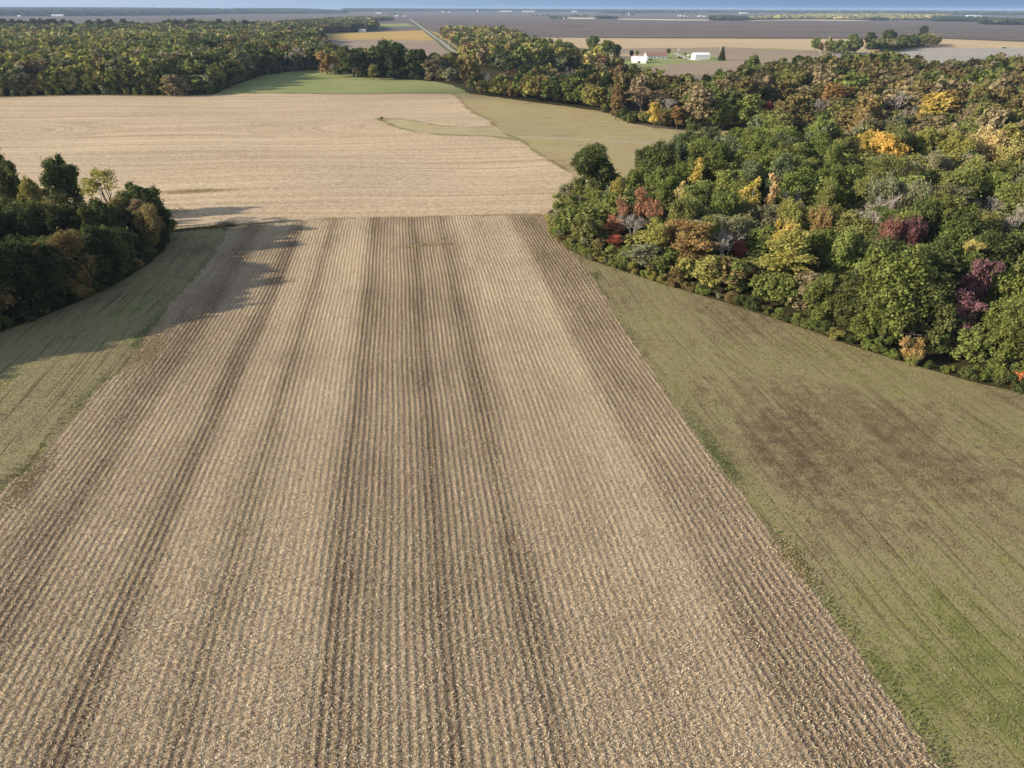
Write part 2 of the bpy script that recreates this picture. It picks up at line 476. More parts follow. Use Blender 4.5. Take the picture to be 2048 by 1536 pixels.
REG.append(("gravel_road", [(rx-3.2, 800), (rx+3.2, 800), (rx+3.6, 4300), (rx-3.6, 4300)], mat_gravel()))
REG.append(("road_verge", [(rx-8.5, 780), (rx+9.5, 780), (rx+9.5, 4300), (rx-8.5, 4300)], mat_grass("verge_grass", [(.16,.13,.08),(.17,.16,.08),(.13,.15,.06),(.10,.14,.05),(.09,.12,.04)], .02)))
REG.append(("driveway", W([(1341,107),(1352,106),(1362,109),(1370,114),(1385,118),(1400,120),(1400,122),(1382,120.5),(1367,117),(1356,111),(1348,108.5)]), mat_field("driveway_gravel", (.40,.37,.33), (.50,.47,.42))))
REG.append(("farmyard_lawn", W([(1225,122),(1262,116),(1340,103),(1376,104),(1386,108),(1425,112),(1456,119),(1456,122),(1400,125),(1330,129),(1300,135),(1250,150),(1200,150)]), mat_grass("yard_grass", LAWN, .03, 'x', .4, 1.0, .1)))
REG.append(("grass_strip", W([(1425,94.5),(1550,96.5),(1650,102),(1700,103),(1700,104.5),(1600,101),(1500,97),(1425,95.5)]), mat_grass("strip_grass", LAWN, .03, 'x', .4, 1.0, .1)))
REG.append(("pale_field", W([(1640,108),(1700,105),(1780,103.5),(1850,97),(1930,96.5),(2048,97),(2300,98),(2300,125),(2048,130),(1800,140),(1640,125)]), mat_field("pale_tilled_soil", (.30,.28,.25), (.42,.38,.33))))
REG.append(("farm_field", W([(1180,98),(1300,96),(1450,94),(1600,99),(1700,103),(1650,112),(1640,150),(1300,170),(1150,150)]), mat_field("brown_stubble", (.26,.20,.145), (.36,.28,.20), .01, .05)))
REG.append(("tan_field", W([(1040,75),(1200,76.3),(1400,77),(1600,78),(1880,77.5),(2048,84),(2300,90),(2300,100),(1700,105),(1450,99),(1200,101),(1100,90)]), mat_field("tan_stubble", (.40,.29,.175), (.60,.46,.28), .002, .05)))
REG.append(("corn_strip", W([(1190,73.6),(1400,74.2),(1700,74.8),(1880,74.8),(2048,80.5),(2300,86),(2300,90),(2048,84.2),(1880,77.6),(1700,77.2),(1400,76.7),(1190,75.6)]), mat_field("standing_stalks", (.09,.065,.045), (.13,.095,.06))))
REG.append(("golden_field", W([(560,74),(634,66),(700,65),(760,63.5),(858,60),(880,68),(905,79),(850,81),(760,79),(640,79.5),(560,82)]), mat_field("golden_soy", (.38,.26,.09), (.55,.38,.13), .004, .03)))
REG.append(("brown_field", W([(500,84),(640,78),(760,78),(905,78),(935,92),(930,140),(500,140)]), mat_field("lilac_stubble", (.24,.18,.145), (.38,.30,.22), .003, .03)))
REG.append(("green_field", W([(752,48),(815,46.5),(828,52.5),(757,54)]), mat_grass("clover", LAWN, .01, 'x', .3, .3, .1)))
for k, (pp) in enumerate([[(1134,35.2),(1186,35.5),(1186,38),(1134,37.6)], [(1236,37.3),(1418,39.3),(1418,41),(1330,40.5),(1236,38.8)], [(1480,40.2),(1600,38.5),(1690,39),(1740,41),(1700,41.6),(1600,40.6),(1480,41.4)],
                          [(1490,23.8),(1560,24.2),(1750,25.4),(1750,26.8),(1490,25.6)], [(1520,20.6),(2048,26),(2048,28.2),(1520,22)]]):
    REG.append(("straw_field", W(pp), mat_field("pale_straw_%d" % k, (.55,.46,.34), (.70,.58,.42), .002, .02)))
WOODFLOOR = [W([(905,187),(1060,204),(1262,247),(1440,262),(1500,270),(1480,330),(1300,360),(1140,345),(1090,430)]+WOODR_FRONT+[(2800,132),(2048,131),(1700,128),(1560,140),(1300,140),(1200,132),(1000,118),(900,110),(820,128),(820,160)]),
             W([(-2500,205),(0,194),(430,189),(560,146),(700,149),(930,168),(900,130),(620,110),(620,62),(-2500,52)]),
             W(GROVE_FRONT+[(345,456),(300,460),(0,470),(-700,500)])]
for wf in WOODFLOOR: REG.append(("woodland_floor", wf, None))
FLOOR = mat_floor()

def build_ground():
    pts = []; edges = []
    def addp(x, y): pts.append((x, y)); return len(pts)-1
    for name, poly, _m in REG:
        ring = []
        n = len(poly)
        rough = name in ("stubble_field", "harvested_field", "grass_waterway", "hay_meadow", "winter_wheat_field")
        for i in range(n):
            a = np.array(poly[i]); b = np.array(poly[(i+1) % n])
            L = float(np.hypot(*(b-a))); d = float(np.hypot(*((a+b)/2)))
            k = max(1, min(40, int(L/max(1.2, d*(.010 if d < 800 else .06)))))
            nrm = np.array([-(b-a)[1], (b-a)[0]])/max(L, 1e-6)
            for j in range(k):
                p = a+(b-a)*j/k
                if rough and j:
                    p = p+nrm*(rng.random()-.5)*min(2.4, d*.009)
                ring.append(addp(p[0], p[1]))
        for i in range(len(ring)): edges.append((ring[i], ring[(i+1) % len(ring)]))
        for i, ix in enumerate(ring): pass
        REG_RING.append([pts[i] for i in ring])
    r = 6.0
    k = 0
    while r < 15500:
        st = 3.0 if r < 8000 else 4
        for a in np.arange(0, 360, st):
            aa = math.radians(a+(k % 2)*st/2)
            deg = (a+180) % 360-180
            if abs(deg-8) > 62 and k % 3: continue
            addp(r*math.sin(aa), r*math.cos(aa))
        r *= 1.055; k += 1
    res = delaunay_2d_cdt([Vector(p) for p in pts], edges, [], 0, 1e-3)
    V = np.array([(v.x, v.y) for v in res[0]]); Fc = np.array([tuple(f) for f in res[2]], dtype=np.int64)
    Z = terrain(V[:, 0], V[:, 1])
    cen = V[Fc].mean(axis=1)
    region = np.full(len(Fc), -1)
    for i, ringp in enumerate(REG_RING):
        ins = inpoly(cen[:, 0], cen[:, 1], ringp)
        region[(region < 0) & ins] = i
    a, b, c = V[Fc[:, 0]], V[Fc[:, 1]], V[Fc[:, 2]]
    area = (b[:, 0]-a[:, 0])*(c[:, 1]-a[:, 1])-(b[:, 1]-a[:, 1])*(c[:, 0]-a[:, 0])
    Fc[area < 0] = Fc[area < 0][:, ::-1]
    def emit(name, sel, mat):
        fs = Fc[sel]
        if not len(fs): return
        u, inv = np.unique(fs, return_inverse=True)
        vv = np.column_stack([V[u], Z[u]])
        me = mesh_np(name, vv, inv.reshape(fs.shape), mat, smooth_sh=True)
        tag(link(name, me), kind='structure')
    fi = [i for i, q in enumerate(REG) if q[0] == "woodland_floor"]
    for i, (name, poly, mat) in enumerate(REG):
        if i in fi: continue
        emit(name, region == i, mat)
    emit("woodland_floor", np.isin(region, fi), FLOOR)
    emit("ground", region < 0, mat_field("harvested_plain", (.080, .064, .058), (.225, .185, .160), .0009, .010, .3, .05))
REG_RING = []
build_ground()
RINGS = {}
for (nm, _p, _m), rg in zip(REG, REG_RING): RINGS.setdefault(nm, rg)

def in_view(x, y, z=0.0, mgn=60):
    px, py = project(x, y, np.zeros(np.shape(x))+z)
    return (px > -mgn) & (px < 2048+mgn) & (py > -mgn) & (py < 1536+mgn)

# ------------------------------------------------------------------ crop residue: cut stalks in rows, loose husks and leaves
def mat_attr(name, spec=.05, trans=0.0, attr='col'):
    t = NT(name)
    a = t.n("ShaderNodeAttribute"); a.attribute_name = attr
    d = t.n("ShaderNodeBsdfDiffuse"); t.l(a.outputs['Color'], d.inputs[0])
    if trans:
        tr = t.n("ShaderNodeBsdfTranslucent"); t.l(a.outputs['Color'], tr.inputs[0])
        mx = t.n("ShaderNodeMixShader"); mx.inputs[0].default_value = trans
        t.l(d.outputs[0], mx.inputs[1]); t.l(tr.outputs[0], mx.inputs[2]); t.l(mx.outputs[0], t.out.inputs[0])
    else: t.l(d.outputs[0], t.out.inputs[0])
    return t.m

def quads(cen, ax, ay, hw, hl):
    """quads centred at cen spanned by unit vectors ax (half width hw) and ay (half length hl)"""
    n = len(cen); hw = np.asarray(hw).reshape(-1, 1); hl = np.asarray(hl).reshape(-1, 1)
    v = np.empty((n, 4, 3))
    v[:, 0] = cen-ax*hw-ay*hl; v[:, 1] = cen+ax*hw-ay*hl; v[:, 2] = cen+ax*hw+ay*hl; v[:, 3] = cen-ax*hw+ay*hl
    return v.reshape(-1, 3), np.arange(n*4).reshape(n, 4)

def unit(v):
    return v/np.maximum(np.linalg.norm(v, axis=1, keepdims=True), 1e-9)

def residue():
    ring = RINGS['stubble_field']
    # stalks
    xs = []; ys = []
    for k in range(int(-125/ROW), int(80/ROW)):
        yy = np.arange(18, 192, .17); yy = yy+rng.uniform(-.06, .06, len(yy))
        xs.append(np.full(len(yy), k*ROW)+.09*np.sin(yy*.105)+.04*np.sin(yy*.243)+rng.normal(0, .04, len(yy))); ys.append(yy)
    x = np.concatenate(xs); y = np.concatenate(ys)
    s = in_view(x, y); x, y = x[s], y[s]
    s = inpoly(x, y, ring); x, y = x[s], y[s]
    b = np.interp(x+2.6*(vnoise(x*.22, y*.03, 4)-.5), BX, BV)
    s = rng.random(len(x)) < (.95-.62*b)*(.35+.65*vnoise(x*.4, y*.06, 9)); x, y, b = x[s], y[s], b[s]
    n = len(x)
    h = rng.uniform(.10, .28, n)*(1.1-.45*b)
    lean = unit(np.column_stack([rng.normal(0, .38, n), rng.normal(0, .38, n), np.ones(n)]))
    az = rng.uniform(0, math.pi, n)
    side = unit(np.cross(lean, np.column_stack([np.cos(az), np.sin(az), np.zeros(n)])))
    base = np.column_stack([x, y, terrain(x, y)])
    c1, f1 = quads(base+lean*(h/2)[:, None], side, lean, rng.uniform(.018, .04, n), h/2)
    tone = (rng.uniform(.65, 1.15, n))[:, None]
    col1 = np.repeat(np.column_stack([np.full(n, .40), np.full(n, .30), np.full(n, .17)])*tone, 4, axis=0)
    # husks and leaves
    N = 1250000
    u = rng.random(N)
    yy = 22+170*u**1.15; half = 30+yy*.85
    xx = rng.uniform(-1, 1, N)*half-8+yy*.1
    s = in_view(xx, yy); xx, yy = xx[s], yy[s]
    s = inpoly(xx, yy, ring); xx, yy = xx[s], yy[s]
    b = np.interp(xx+2.6*(vnoise(xx*.22, yy*.03, 4)-.5), BX, BV)
    fr = np.cos((xx-.09*np.sin(yy*.105)-.04*np.sin(yy*.243))*2*math.pi/ROW)*.5+.5
    keep = rng.random(len(xx)) < np.clip(.14+.85*b*(.6+.8*vnoise(xx*.3, yy*.1, 3))+.45*(fr*fr-.3)-.02, 0, 1)
    xx, yy, b = xx[keep], yy[keep], b[keep]; n = len(xx)
    az = rng.uniform(0, 2*math.pi, n)
    ay = unit(np.column_stack([np.cos(az), np.sin(az), rng.normal(0, .35, n)]))
    ax = unit(np.cross(ay, unit(np.column_stack([rng.normal(0, .35, n), rng.normal(0, .35, n), np.ones(n)]))))
    cz = terrain(xx, yy)+rng.uniform(.04, .13, n)
    c2, f2 = quads(np.column_stack([xx, yy, cz]), ax, ay, rng.uniform(.014, .032, n), rng.uniform(.05, .13, n))
    pal = np.array([(.68,.56,.40),(.55,.42,.26),(.42,.285,.16),(.64,.56,.43),(.22,.145,.09),(.37,.32,.25)])
    w = np.array([.26,.26,.16,.14,.10,.08])
    ci = pal[rng.choice(6, n, p=w)]*rng.uniform(.75, 1.15, n)[:, None]
    col2 = np.repeat(ci, 4, axis=0)
    mt = mat_attr("dry_corn_leaf", trans=.12)
    for nm, c, f, col, lab in (("corn_stubble", c1, f1, col1, "cut tan corn stalks standing in rows across the near field"),
                               ("corn_residue", c2, f2, col2, "pale husks and broken leaves lying between the stubble rows")):
        me = mesh_np(nm, c, f, mt, {'col': ('FLOAT_COLOR', np.column_stack([col, np.ones(len(col))]))})
        tag(link(nm, me), lab, "crop residue", kind='stuff')
residue()

def tufts():
    """grass blades on the margins, rank and green along the field edge"""
    def region(ring, xr, yr, N, seed):
        x = rng.uniform(*xr, N); y = rng.uniform(*yr, N)
        s = in_view(x, y, 0, 20); x, y = x[s], y[s]
        s = inpoly(x, y, ring) & ~inpoly(x, y, RINGS['stubble_field']) & ~inpoly(x, y, RINGS['harvested_field'])
        for wf in WOODFLOOR: s &= ~inpoly(x, y, wf)
        return x[s], y[s]
    X = []; Y = []; Hh = []; C = []
    pal = np.array([(.21,.195,.08),(.27,.22,.125),(.155,.17,.055),(.15,.108,.064),(.32,.27,.155)])
    for ring, xr, yr, N in ((RINGS['grass_margin'], (8, 150), (18, 190), 800000), (RINGS['grass_headland'], (-130, -20), (60, 175), 200000)):
        x, y = region(ring, xr, yr, N, 3)
        keep = rng.random(len(x)) < .25+.75*vnoise(x*1.3, y*.14, 5)
        x, y = x[keep], y[keep]
        g = vnoise(x*.05, y*.05, 11)*.6+vnoise(x*.3, y*.1, 12)*.4
        i = rng.choice(5, len(x), p=[.25,.22,.22,.16,.15])
        c = pal[i].copy()
        dk = g < .42
        c[dk] = pal[3]*rng.uniform(.8, 1.2, dk.sum())[:, None]
        X.append(x); Y.append(y); Hh.append(rng.uniform(.04, .11, len(x))); C.append(c*rng.uniform(.8, 1.15, len(x))[:, None])
    # rank green strip along both long edges of the stubble
    for pl, side in (([(1180,545),(1212,602),(1250,662),(1290,722),(1330,785),(1370,842),(1405,890),(1440,934),(1470,972),(1500,1012),(1560,1098),(1640,1202),(1720,1312),(1800,1422),(1880,1540)], 1),
                     ([(462,452),(440,492),(410,535),(375,575),(345,604),(320,640),(295,668),(276,700),(222,755),(172,806),(140,848),(98,895),(62,938),(0,983)], -1)):
        P = np.array(W(pl)); seg = np.hypot(*np.diff(P, axis=0).T); cum = np.concatenate([[0], np.cumsum(seg)])
        n = 9000
        s = rng.uniform(0, cum[-1], n)
        x = np.interp(s, cum, P[:, 0]); y = np.interp(s, cum, P[:, 1])
        off = side*(.85+rng.normal(0, .55, n)*(1+.3*(side < 0)))
        x = x+off+.4*(vnoise(s*.3, s*0, 8)-.5)
        k = rng.random(n) < np.clip(vnoise(s*.13, s*0, 21)*2.2-.75, .06, 1)
        x, y = x[k], y[k]
        X.append(x); Y.append(y); Hh.append(rng.uniform(.06, .22, len(x)))
        C.append(np.array([(.15,.185,.07)])*rng.uniform(.6, 1.35, len(x))[:, None])
    # straw-coloured long grass where the rows end
    for (px, py, rx_, ry_, n, hh) in ((1590,1125,1.3,3.6,1300,.16),(385,383,13,3.0,2600,.3),(330,425,8,4,1800,.3),(1105,440,1.6,5,2500,.6),(300,700,2.5,10,3500,.16),(60,960,1.5,6,2000,.16),(860,490,8,1.2,1200,.25)):
        cx, cyy = GZ(px, py)
        x = cx+rng.normal(0, rx_*.5, n)*1.0; y = cyy+rng.normal(0, ry_*.5, n)
        X.append(x); Y.append(y); Hh.append(rng.uniform(.4, 1, n)*hh)
        C.append(np.array([(.46,.37,.21)])*rng.uniform(.6, 1.2, n)[:, None])
    # weeds and long grass along the field boundaries
    for pl, wd, n, hh, colr in (([(905,187),(917,196),(930,212),(948,226),(960,231),(984,241),(986,252)], 1.6, 3000, .4, (.36,.30,.17)),
                                ([(1010,268),(1044,281),(1060,296),(1078,308),(1100,322),(1144,346)], 1.1, 4000, .3, (.28,.27,.12)),
                                ([(756,237),(800,238),(822,241),(850,246),(881,252),(930,254),(986,254)], 1.3, 3500, .25, (.32,.28,.14)),
                                ([(756,237),(790,254),(828,263),(886,270),(973,272),(1044,281)], 1.6, 5000, .3, (.27,.27,.11)),
                                ([(430,189),(600,187),(800,187),(910,188)], 1.5, 5000, .55, (.36,.29,.16)),
                                ([(0,195),(200,191),(430,190)], 1.6, 4000, .7, (.34,.28,.15)),
                                ([(345,462),(462,452)], .8, 2000, .5, (.20,.19,.09)),
                                ([(462,450),(640,438),(800,434),(960,431),(1082,428)], 1.0, 5000, .2, (.46,.36,.21))):
        P = np.array(W(pl)); seg = np.hypot(*np.diff(P, axis=0).T); cum = np.concatenate([[0], np.cumsum(seg)])
        sc = rng.uniform(0, cum[-1], n); x = np.interp(sc, cum, P[:, 0]); y = np.interp(sc, cum, P[:, 1])
        k = rng.random(n) < vnoise(sc*.12, sc*0, 31)*1.5
        x = (x+rng.normal(0, wd*.6, n))[k]; y = (y+rng.normal(0, wd*.6, n))[k]
        X.append(x); Y.append(y); Hh.append(rng.uniform(.5, 1, len(x))*hh); C.append(np.array([colr])*rng.uniform(.65, 1.25, len(x))[:, None])
    x = np.concatenate(X); y = np.concatenate(Y); h = np.concatenate(Hh); c = np.concatenate(C); n = len(x)
    up = unit(np.column_stack([rng.normal(0, .55, n), rng.normal(0, .55, n), np.ones(n)]))
    az = rng.uniform(0, math.pi, n)
    sd = unit(np.cross(up, np.column_stack([np.cos(az), np.sin(az), np.zeros(n)])))
    base = np.column_stack([x, y, terrain(x, y)])
    v, f = quads(base+up*(h/2)[:, None], sd, up, rng.uniform(.02, .06, n)*np.where(h > .3, 2.0, 1.0), h/2)
    me = mesh_np("grass", v, f, mat_attr("grass_blade", trans=.2), {'col': ('FLOAT_COLOR', np.column_stack([np.repeat(c, 4, axis=0), np.ones(n*4)]))})
    tag(link("grass", me), "rough olive and straw grass on the mown margins and field edges", "grass", kind='stuff')
tufts()

# ------------------------------------------------------------------ trees
def mat_leaf():
    t = NT("foliage")
    oi = t.n("ShaderNodeObjectInfo")
    a = t.n("ShaderNodeAttribute"); a.attribute_name = 'tint'
    tint = a.outputs['Fac']
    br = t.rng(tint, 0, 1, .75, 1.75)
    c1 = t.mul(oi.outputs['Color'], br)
    hs = t.n("ShaderNodeHueSaturation"); t.l(c1, hs.inputs['Color'])
    t.l(t.rng(tint, 0, 1, .515, .485), hs.inputs['Hue'])
    nz = t.noise(t.pos(), .28, 3)
    t.l(t.rng(nz, .3, .7, .82, 1.2), hs.inputs['Value'])
    d = t.n("ShaderNodeBsdfDiffuse"); t.l(hs.outputs[0], d.inputs[0])
    tr = t.n("ShaderNodeBsdfTranslucent"); t.l(hs.outputs[0], tr.inputs[0])
    mx = t.n("ShaderNodeMixShader"); mx.inputs[0].default_value = .40
    t.l(d.outputs[0], mx.inputs[1]); t.l(tr.outputs[0], mx.inputs[2]); t.l(mx.outputs[0], t.out.inputs[0])
    return t.m
LEAF = mat_leaf()
BARK = plain_mat("bark", (.12, .10, .08), .9, .35, 3.0, .05)
PALEBARK = plain_mat("pale_bark", (.44, .41, .36), .9, .25, 3.0, .05)
TWIG = plain_mat("grey_twigs", (.33, .29, .26), .9, .3, 3.0, .05)

def sphere_pts(n, r_, up=0.0):
    v = r_.normal(size=(n, 3)); v[:, 2] += up
    return unit(v)

def leaves(centers, crad, per, leaf, r_, flat=.8, out_bias=.6):
    """leaf clumps: faces on and in the shell of each cluster"""
    nc = len(centers)
    c = np.repeat(centers, per, axis=0); rr = np.repeat(crad, per)
    d = sphere_pts(nc*per, r_, .25)
    rad = rr*(r_.random(nc*per)**.45)*np.where(r_.random(nc*per) < .22, 1.75, 1.0)
    p = c+d*rad[:, None]*np.array([1, 1, flat])
    nrm = unit(d*out_bias+r_.normal(size=d.shape)*.55+np.array([0, 0, .25]))
    ax = unit(np.cross(nrm, r_.normal(size=d.shape)))
    ay = np.cross(nrm, ax)
    sz = leaf*r_.uniform(.55, 1.3, nc*per)
    v, f = quads(p, ax, ay, sz*.5, sz*.62)
    tint = np.clip(np.repeat(r_.normal(.5, .16, nc), per)+r_.normal(0, .14, nc*per), 0, 1)
    return v, f, np.repeat(tint, 4)

def make_crown(kind, lod, seed):
    """nominal tree 16 m tall, crown radius 5.5 m"""
    r_ = np.random.default_rng(seed)
    H, R = 16.0, 5.5
    K = {0: 1.0, 1: .30, 2: .07, 3: .035}[lod]; leaf = {0: .28, 1: .56, 2: 1.35, 3: 2.1}[lod]
    if kind == 'round':
        nl = r_.integers(21, 28); zc, hz = 9.1, 7.0
        ang = r_.uniform(0, 6.28, nl); zz = r_.uniform(-.92, .85, nl)
        rr = R*np.sqrt(np.clip(1-zz**2*.8, .1, 1))*r_.uniform(.25, .80, nl)
        lc = np.column_stack([rr*np.cos(ang), rr*np.sin(ang), zc+hz*.72*zz])
        lr = r_.uniform(.95, 1.9, nl)
        lc[0] = (0, 0, zc+hz*.55); lr[0] = 2.2
        nclu = 12; base = .17; per = 58
    elif kind == 'bushy':      # foliage down to the ground, for wood edges
        nl = r_.integers(24, 31); ang = r_.uniform(0, 6.28, nl); zz = np.linspace(-1, .95, nl)+r_.uniform(-.08, .08, nl)
        rr = R*np.where(zz < 0, .78, np.sqrt(np.clip(1-zz**2*.75, .1, 1))*.84)*r_.uniform(.45, 1.1, nl)
        lc = np.column_stack([rr*np.cos(ang), rr*np.sin(ang), 8.2+6.2*zz]); lr = r_.uniform(1.0, 1.9, nl)
        nclu = 12; per = 56
    elif kind == 'column':
        nl = 8; lc = np.column_stack([r_.normal(0, .8, nl), r_.normal(0, .8, nl), np.linspace(5, 14.6, nl)]); lr = np.linspace(1.9, 1.0, nl)*r_.uniform(.8, 1.2, nl)
        nclu = 9; per = 50
    elif kind == 'airy':
        nl = r_.integers(9, 13); ang = r_.uniform(0, 6.28, nl); zz = r_.uniform(-.5, .9, nl)
        rr = R*r_.uniform(.3, .85, nl)
        lc = np.column_stack([rr*np.cos(ang), rr*np.sin(ang), 10.3+4.4*zz]); lr = r_.uniform(1.3, 2.1, nl)
        nclu = 11; per = 26
    elif kind == 'layered':
        nl = r_.integers(15, 20); ang = r_.uniform(0, 6.28, nl); zz = r_.uniform(-.85, .9, nl)
        rr = R*np.sqrt(np.clip(1-zz**2*.7, .1, 1))*r_.uniform(.3, .85, nl)
        lc = np.column_stack([rr*np.cos(ang), rr*np.sin(ang), 9.3+5.4*zz]); lr = r_.uniform(1.4, 2.3, nl)
        nclu = 12; per = 42
    elif kind == 'shrub':     # nominal 5 m tall, 3 m radius
        nl = r_.integers(6, 9); ang = r_.uniform(0, 6.28, nl); rr = 3.0*r_.uniform(.1, .75, nl)
        lc = np.column_stack([rr*np.cos(ang), rr*np.sin(ang), r_.uniform(.8, 3.6, nl)]); lr = r_.uniform(.8, 1.4, nl)
        nclu = 11; per = 40; leaf *= .72
    if lod >= 2: nclu = max(3, int(nclu*.4)); per = max(3, int(per*K*2.5))
    elif lod == 1: nclu = int(nclu*.7); per = int(per*K*1.45)
    cc = []; cr = []
    for c, rad in zip(lc, lr):
        d = sphere_pts(nclu, r_, .35)
        sc = np.array([1, 1, .45 if kind == 'layered' else (1.25 if kind in ('round', 'bushy') else .85)])
        cc.append(c+d*rad*r_.uniform(.55, 1.0, (nclu, 1))*sc); cr.append(rad*r_.uniform(.35, .65, nclu))
    cc = np.concatenate(cc); cr = np.concatenate(cr)
    if lod >= 2: cr = cr*1.25
    cc[:, 2] = np.maximum(cc[:, 2], .3)
    v, f, t = leaves(cc, cr, per, leaf, r_, .35 if kind == 'layered' else (1.15 if kind in ('round', 'bushy') else .8))
    if kind in ('round', 'column', 'layered', 'bushy') and lod < 3:       # foliage inside the crown
        ni = int({0: 900, 1: 260, 2: 30}[lod])
        p = unit(r_.normal(size=(ni, 3)))*(r_.random((ni, 1))**.4)
        s = np.array([R*.62, R*.62, 5.0]) if kind != 'column' else np.array([1.1, 1.1, 5])
        v2, f2, t2 = leaves(p*s+np.array([0, 0, 9.6]), np.full(ni, .4), 1, leaf*1.6, r_)
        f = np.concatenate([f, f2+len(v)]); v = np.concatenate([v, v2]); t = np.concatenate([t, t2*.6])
    v[:, 2] = np.maximum(v[:, 2], .05)
    return v, f, t, lc, lr

def tube_path(mb, p0, p1, r0, r1, r_, segs=4, bend=.12, n=5):
    p0 = Vector(p0); p1 = Vector(p1); L = (p1-p0).length; prev = p0; pts = [p0]
    for i in range(1, segs+1):
        t = i/segs
        q = p0.lerp(p1, t)+Vector(r_.normal(0, 1, 3))*L*bend*.35*(1 if i < segs else 0)+Vector((0, 0, L*bend*math.sin(math.pi*t)*.5))
        mb.tube(prev, q, r0+(r1-r0)*(i-1)/segs, r0+(r1-r0)*t, n, False); prev = q; pts.append(q)
    return pts

def make_trunk(lc, seed, r0=.30, mat=None, thin=1.0):
    r_ = np.random.default_rng(seed+99); mb = MB()
    fork = Vector((r_.normal(0, .25), r_.normal(0, .25), 4.2))
    tube_path(mb, (0, 0, -.4), fork, r0*1.25, r0*.8, r_, 3, .04, 8)
    for c in lc:
        tube_path(mb, fork+Vector((0, 0, r_.uniform(-1, 2))), c, r0*.42*thin, r0*.12, r_, 3, .12, 5)
    return mb

def make_bare(seed, fine=True):
    """trunk mesh and a crown of twigs"""
    r_ = np.random.default_rng(seed); tr = MB(); tw = MB()
    def grow(p, d, L, r, lev):
        d = d.normalized(); q = p+d*L
        mb = tr if lev < 2 else tw
        mid = p.lerp(q, .5)+Vector(r_.normal(0, .05*L, 3))
        mb.tube(p, mid, r, r*.8, 6 if lev < 2 else 3, False); mb.tube(mid, q, r*.8, r*.6, 6 if lev < 2 else 3, False)
        if lev >= (5 if fine else 4): return
        for k in range(3 if lev < 4 else 3):
            nd = (d+Vector(r_.normal(0, .48, 3))+Vector((0, 0, .12))).normalized()
            grow(p.lerp(q, r_.uniform(.55, 1.0)), nd, L*r_.uniform(.62, .82), max(r*.55, .04), lev+1)
    grow(Vector((0, 0, -.4)), Vector((r_.normal(0, .05), r_.normal(0, .05), 1)), 4.6, .28, 0)
    grow(Vector((0, 0, 2.2)), Vector((r_.normal(0, .5), r_.normal(0, .5), 1)), 4.2, .18, 1)
    return tr, tw

def make_spruce(seed, tiers=26, H=16.0, R=5.0):
    r_ = np.random.default_rng(seed); cs = []; cr = []
    for i in range(tiers):
        z = .8+(H-1.2)*i/tiers; rad = R*(1-(z/H))**.85
        n = max(3, int(16*(rad/R))+3)
        for k in range(n):
            a = 6.28*k/n+r_.uniform(-.3, .3)
            for q in np.arange(.25, 1.01, .25):
                rq = rad*q*r_.uniform(.85, 1.1)
                cs.append((rq*math.cos(a), rq*math.sin(a), z-rq*.18)); cr.append(.32+.25*rad/R)
    v, f, t = leaves(np.array(cs), np.array(cr), 9, .38, r_, .5)
    return v, f, t

def mesh_of(name, v, f, t, mat): return mesh_np(name, v, f, mat, {'tint': ('FLOAT', t)})
def mesh_mb(name, mb, mat):
    me = bpy.data.meshes.new(name); me.from_pydata(mb.v, [], mb.f); me.materials.append(mat)
    return me

LIB = {}
for kind, nv in (('round', (8, 6)), ('layered', (4, 3)), ('airy', (3, 2)), ('column', (3, 2)), ('shrub', (6, 4)), ('bushy', (6, 4))):
    for lod in (0, 1):
        for k in range(nv[lod]):
            v, f, t, lc, lr = make_crown(kind, lod, 1000*lod+k*7+{'round': 1, 'layered': 2, 'airy': 3, 'column': 4, 'shrub': 5, 'bushy': 6}[kind]*131)
            me = mesh_of("crown", v, f, t, LEAF)
            if kind == 'shrub': LIB.setdefault((kind, lod), []).append((me, None)); continue
            tm = mesh_mb("trunk", make_trunk(lc, k, thin=1.5 if kind == 'airy' else 1.0), PALEBARK if kind == 'column' else BARK)
            LIB.setdefault((kind, lod), []).append((me, tm))
for k in range(4):
    tr, tw = make_bare(40+k)
    LIB.setdefault(('bare', 0), []).append((mesh_mb("crown", tw, TWIG), mesh_mb("trunk", tr, PALEBARK if k % 2 else TWIG)))
LIB[('bare', 1)] = LIB[('bare', 0)]
v, f, t = make_spruce(5)
sp_mb = MB(); sp_mb.tube((0, 0, -.4), (0, 0, 15.5), .3, .04, 8, False)
LIB[('spruce', 0)] = LIB[('spruce', 1)] = [(mesh_of("crown", v, f, t, LEAF), mesh_mb("trunk", sp_mb, BARK))]

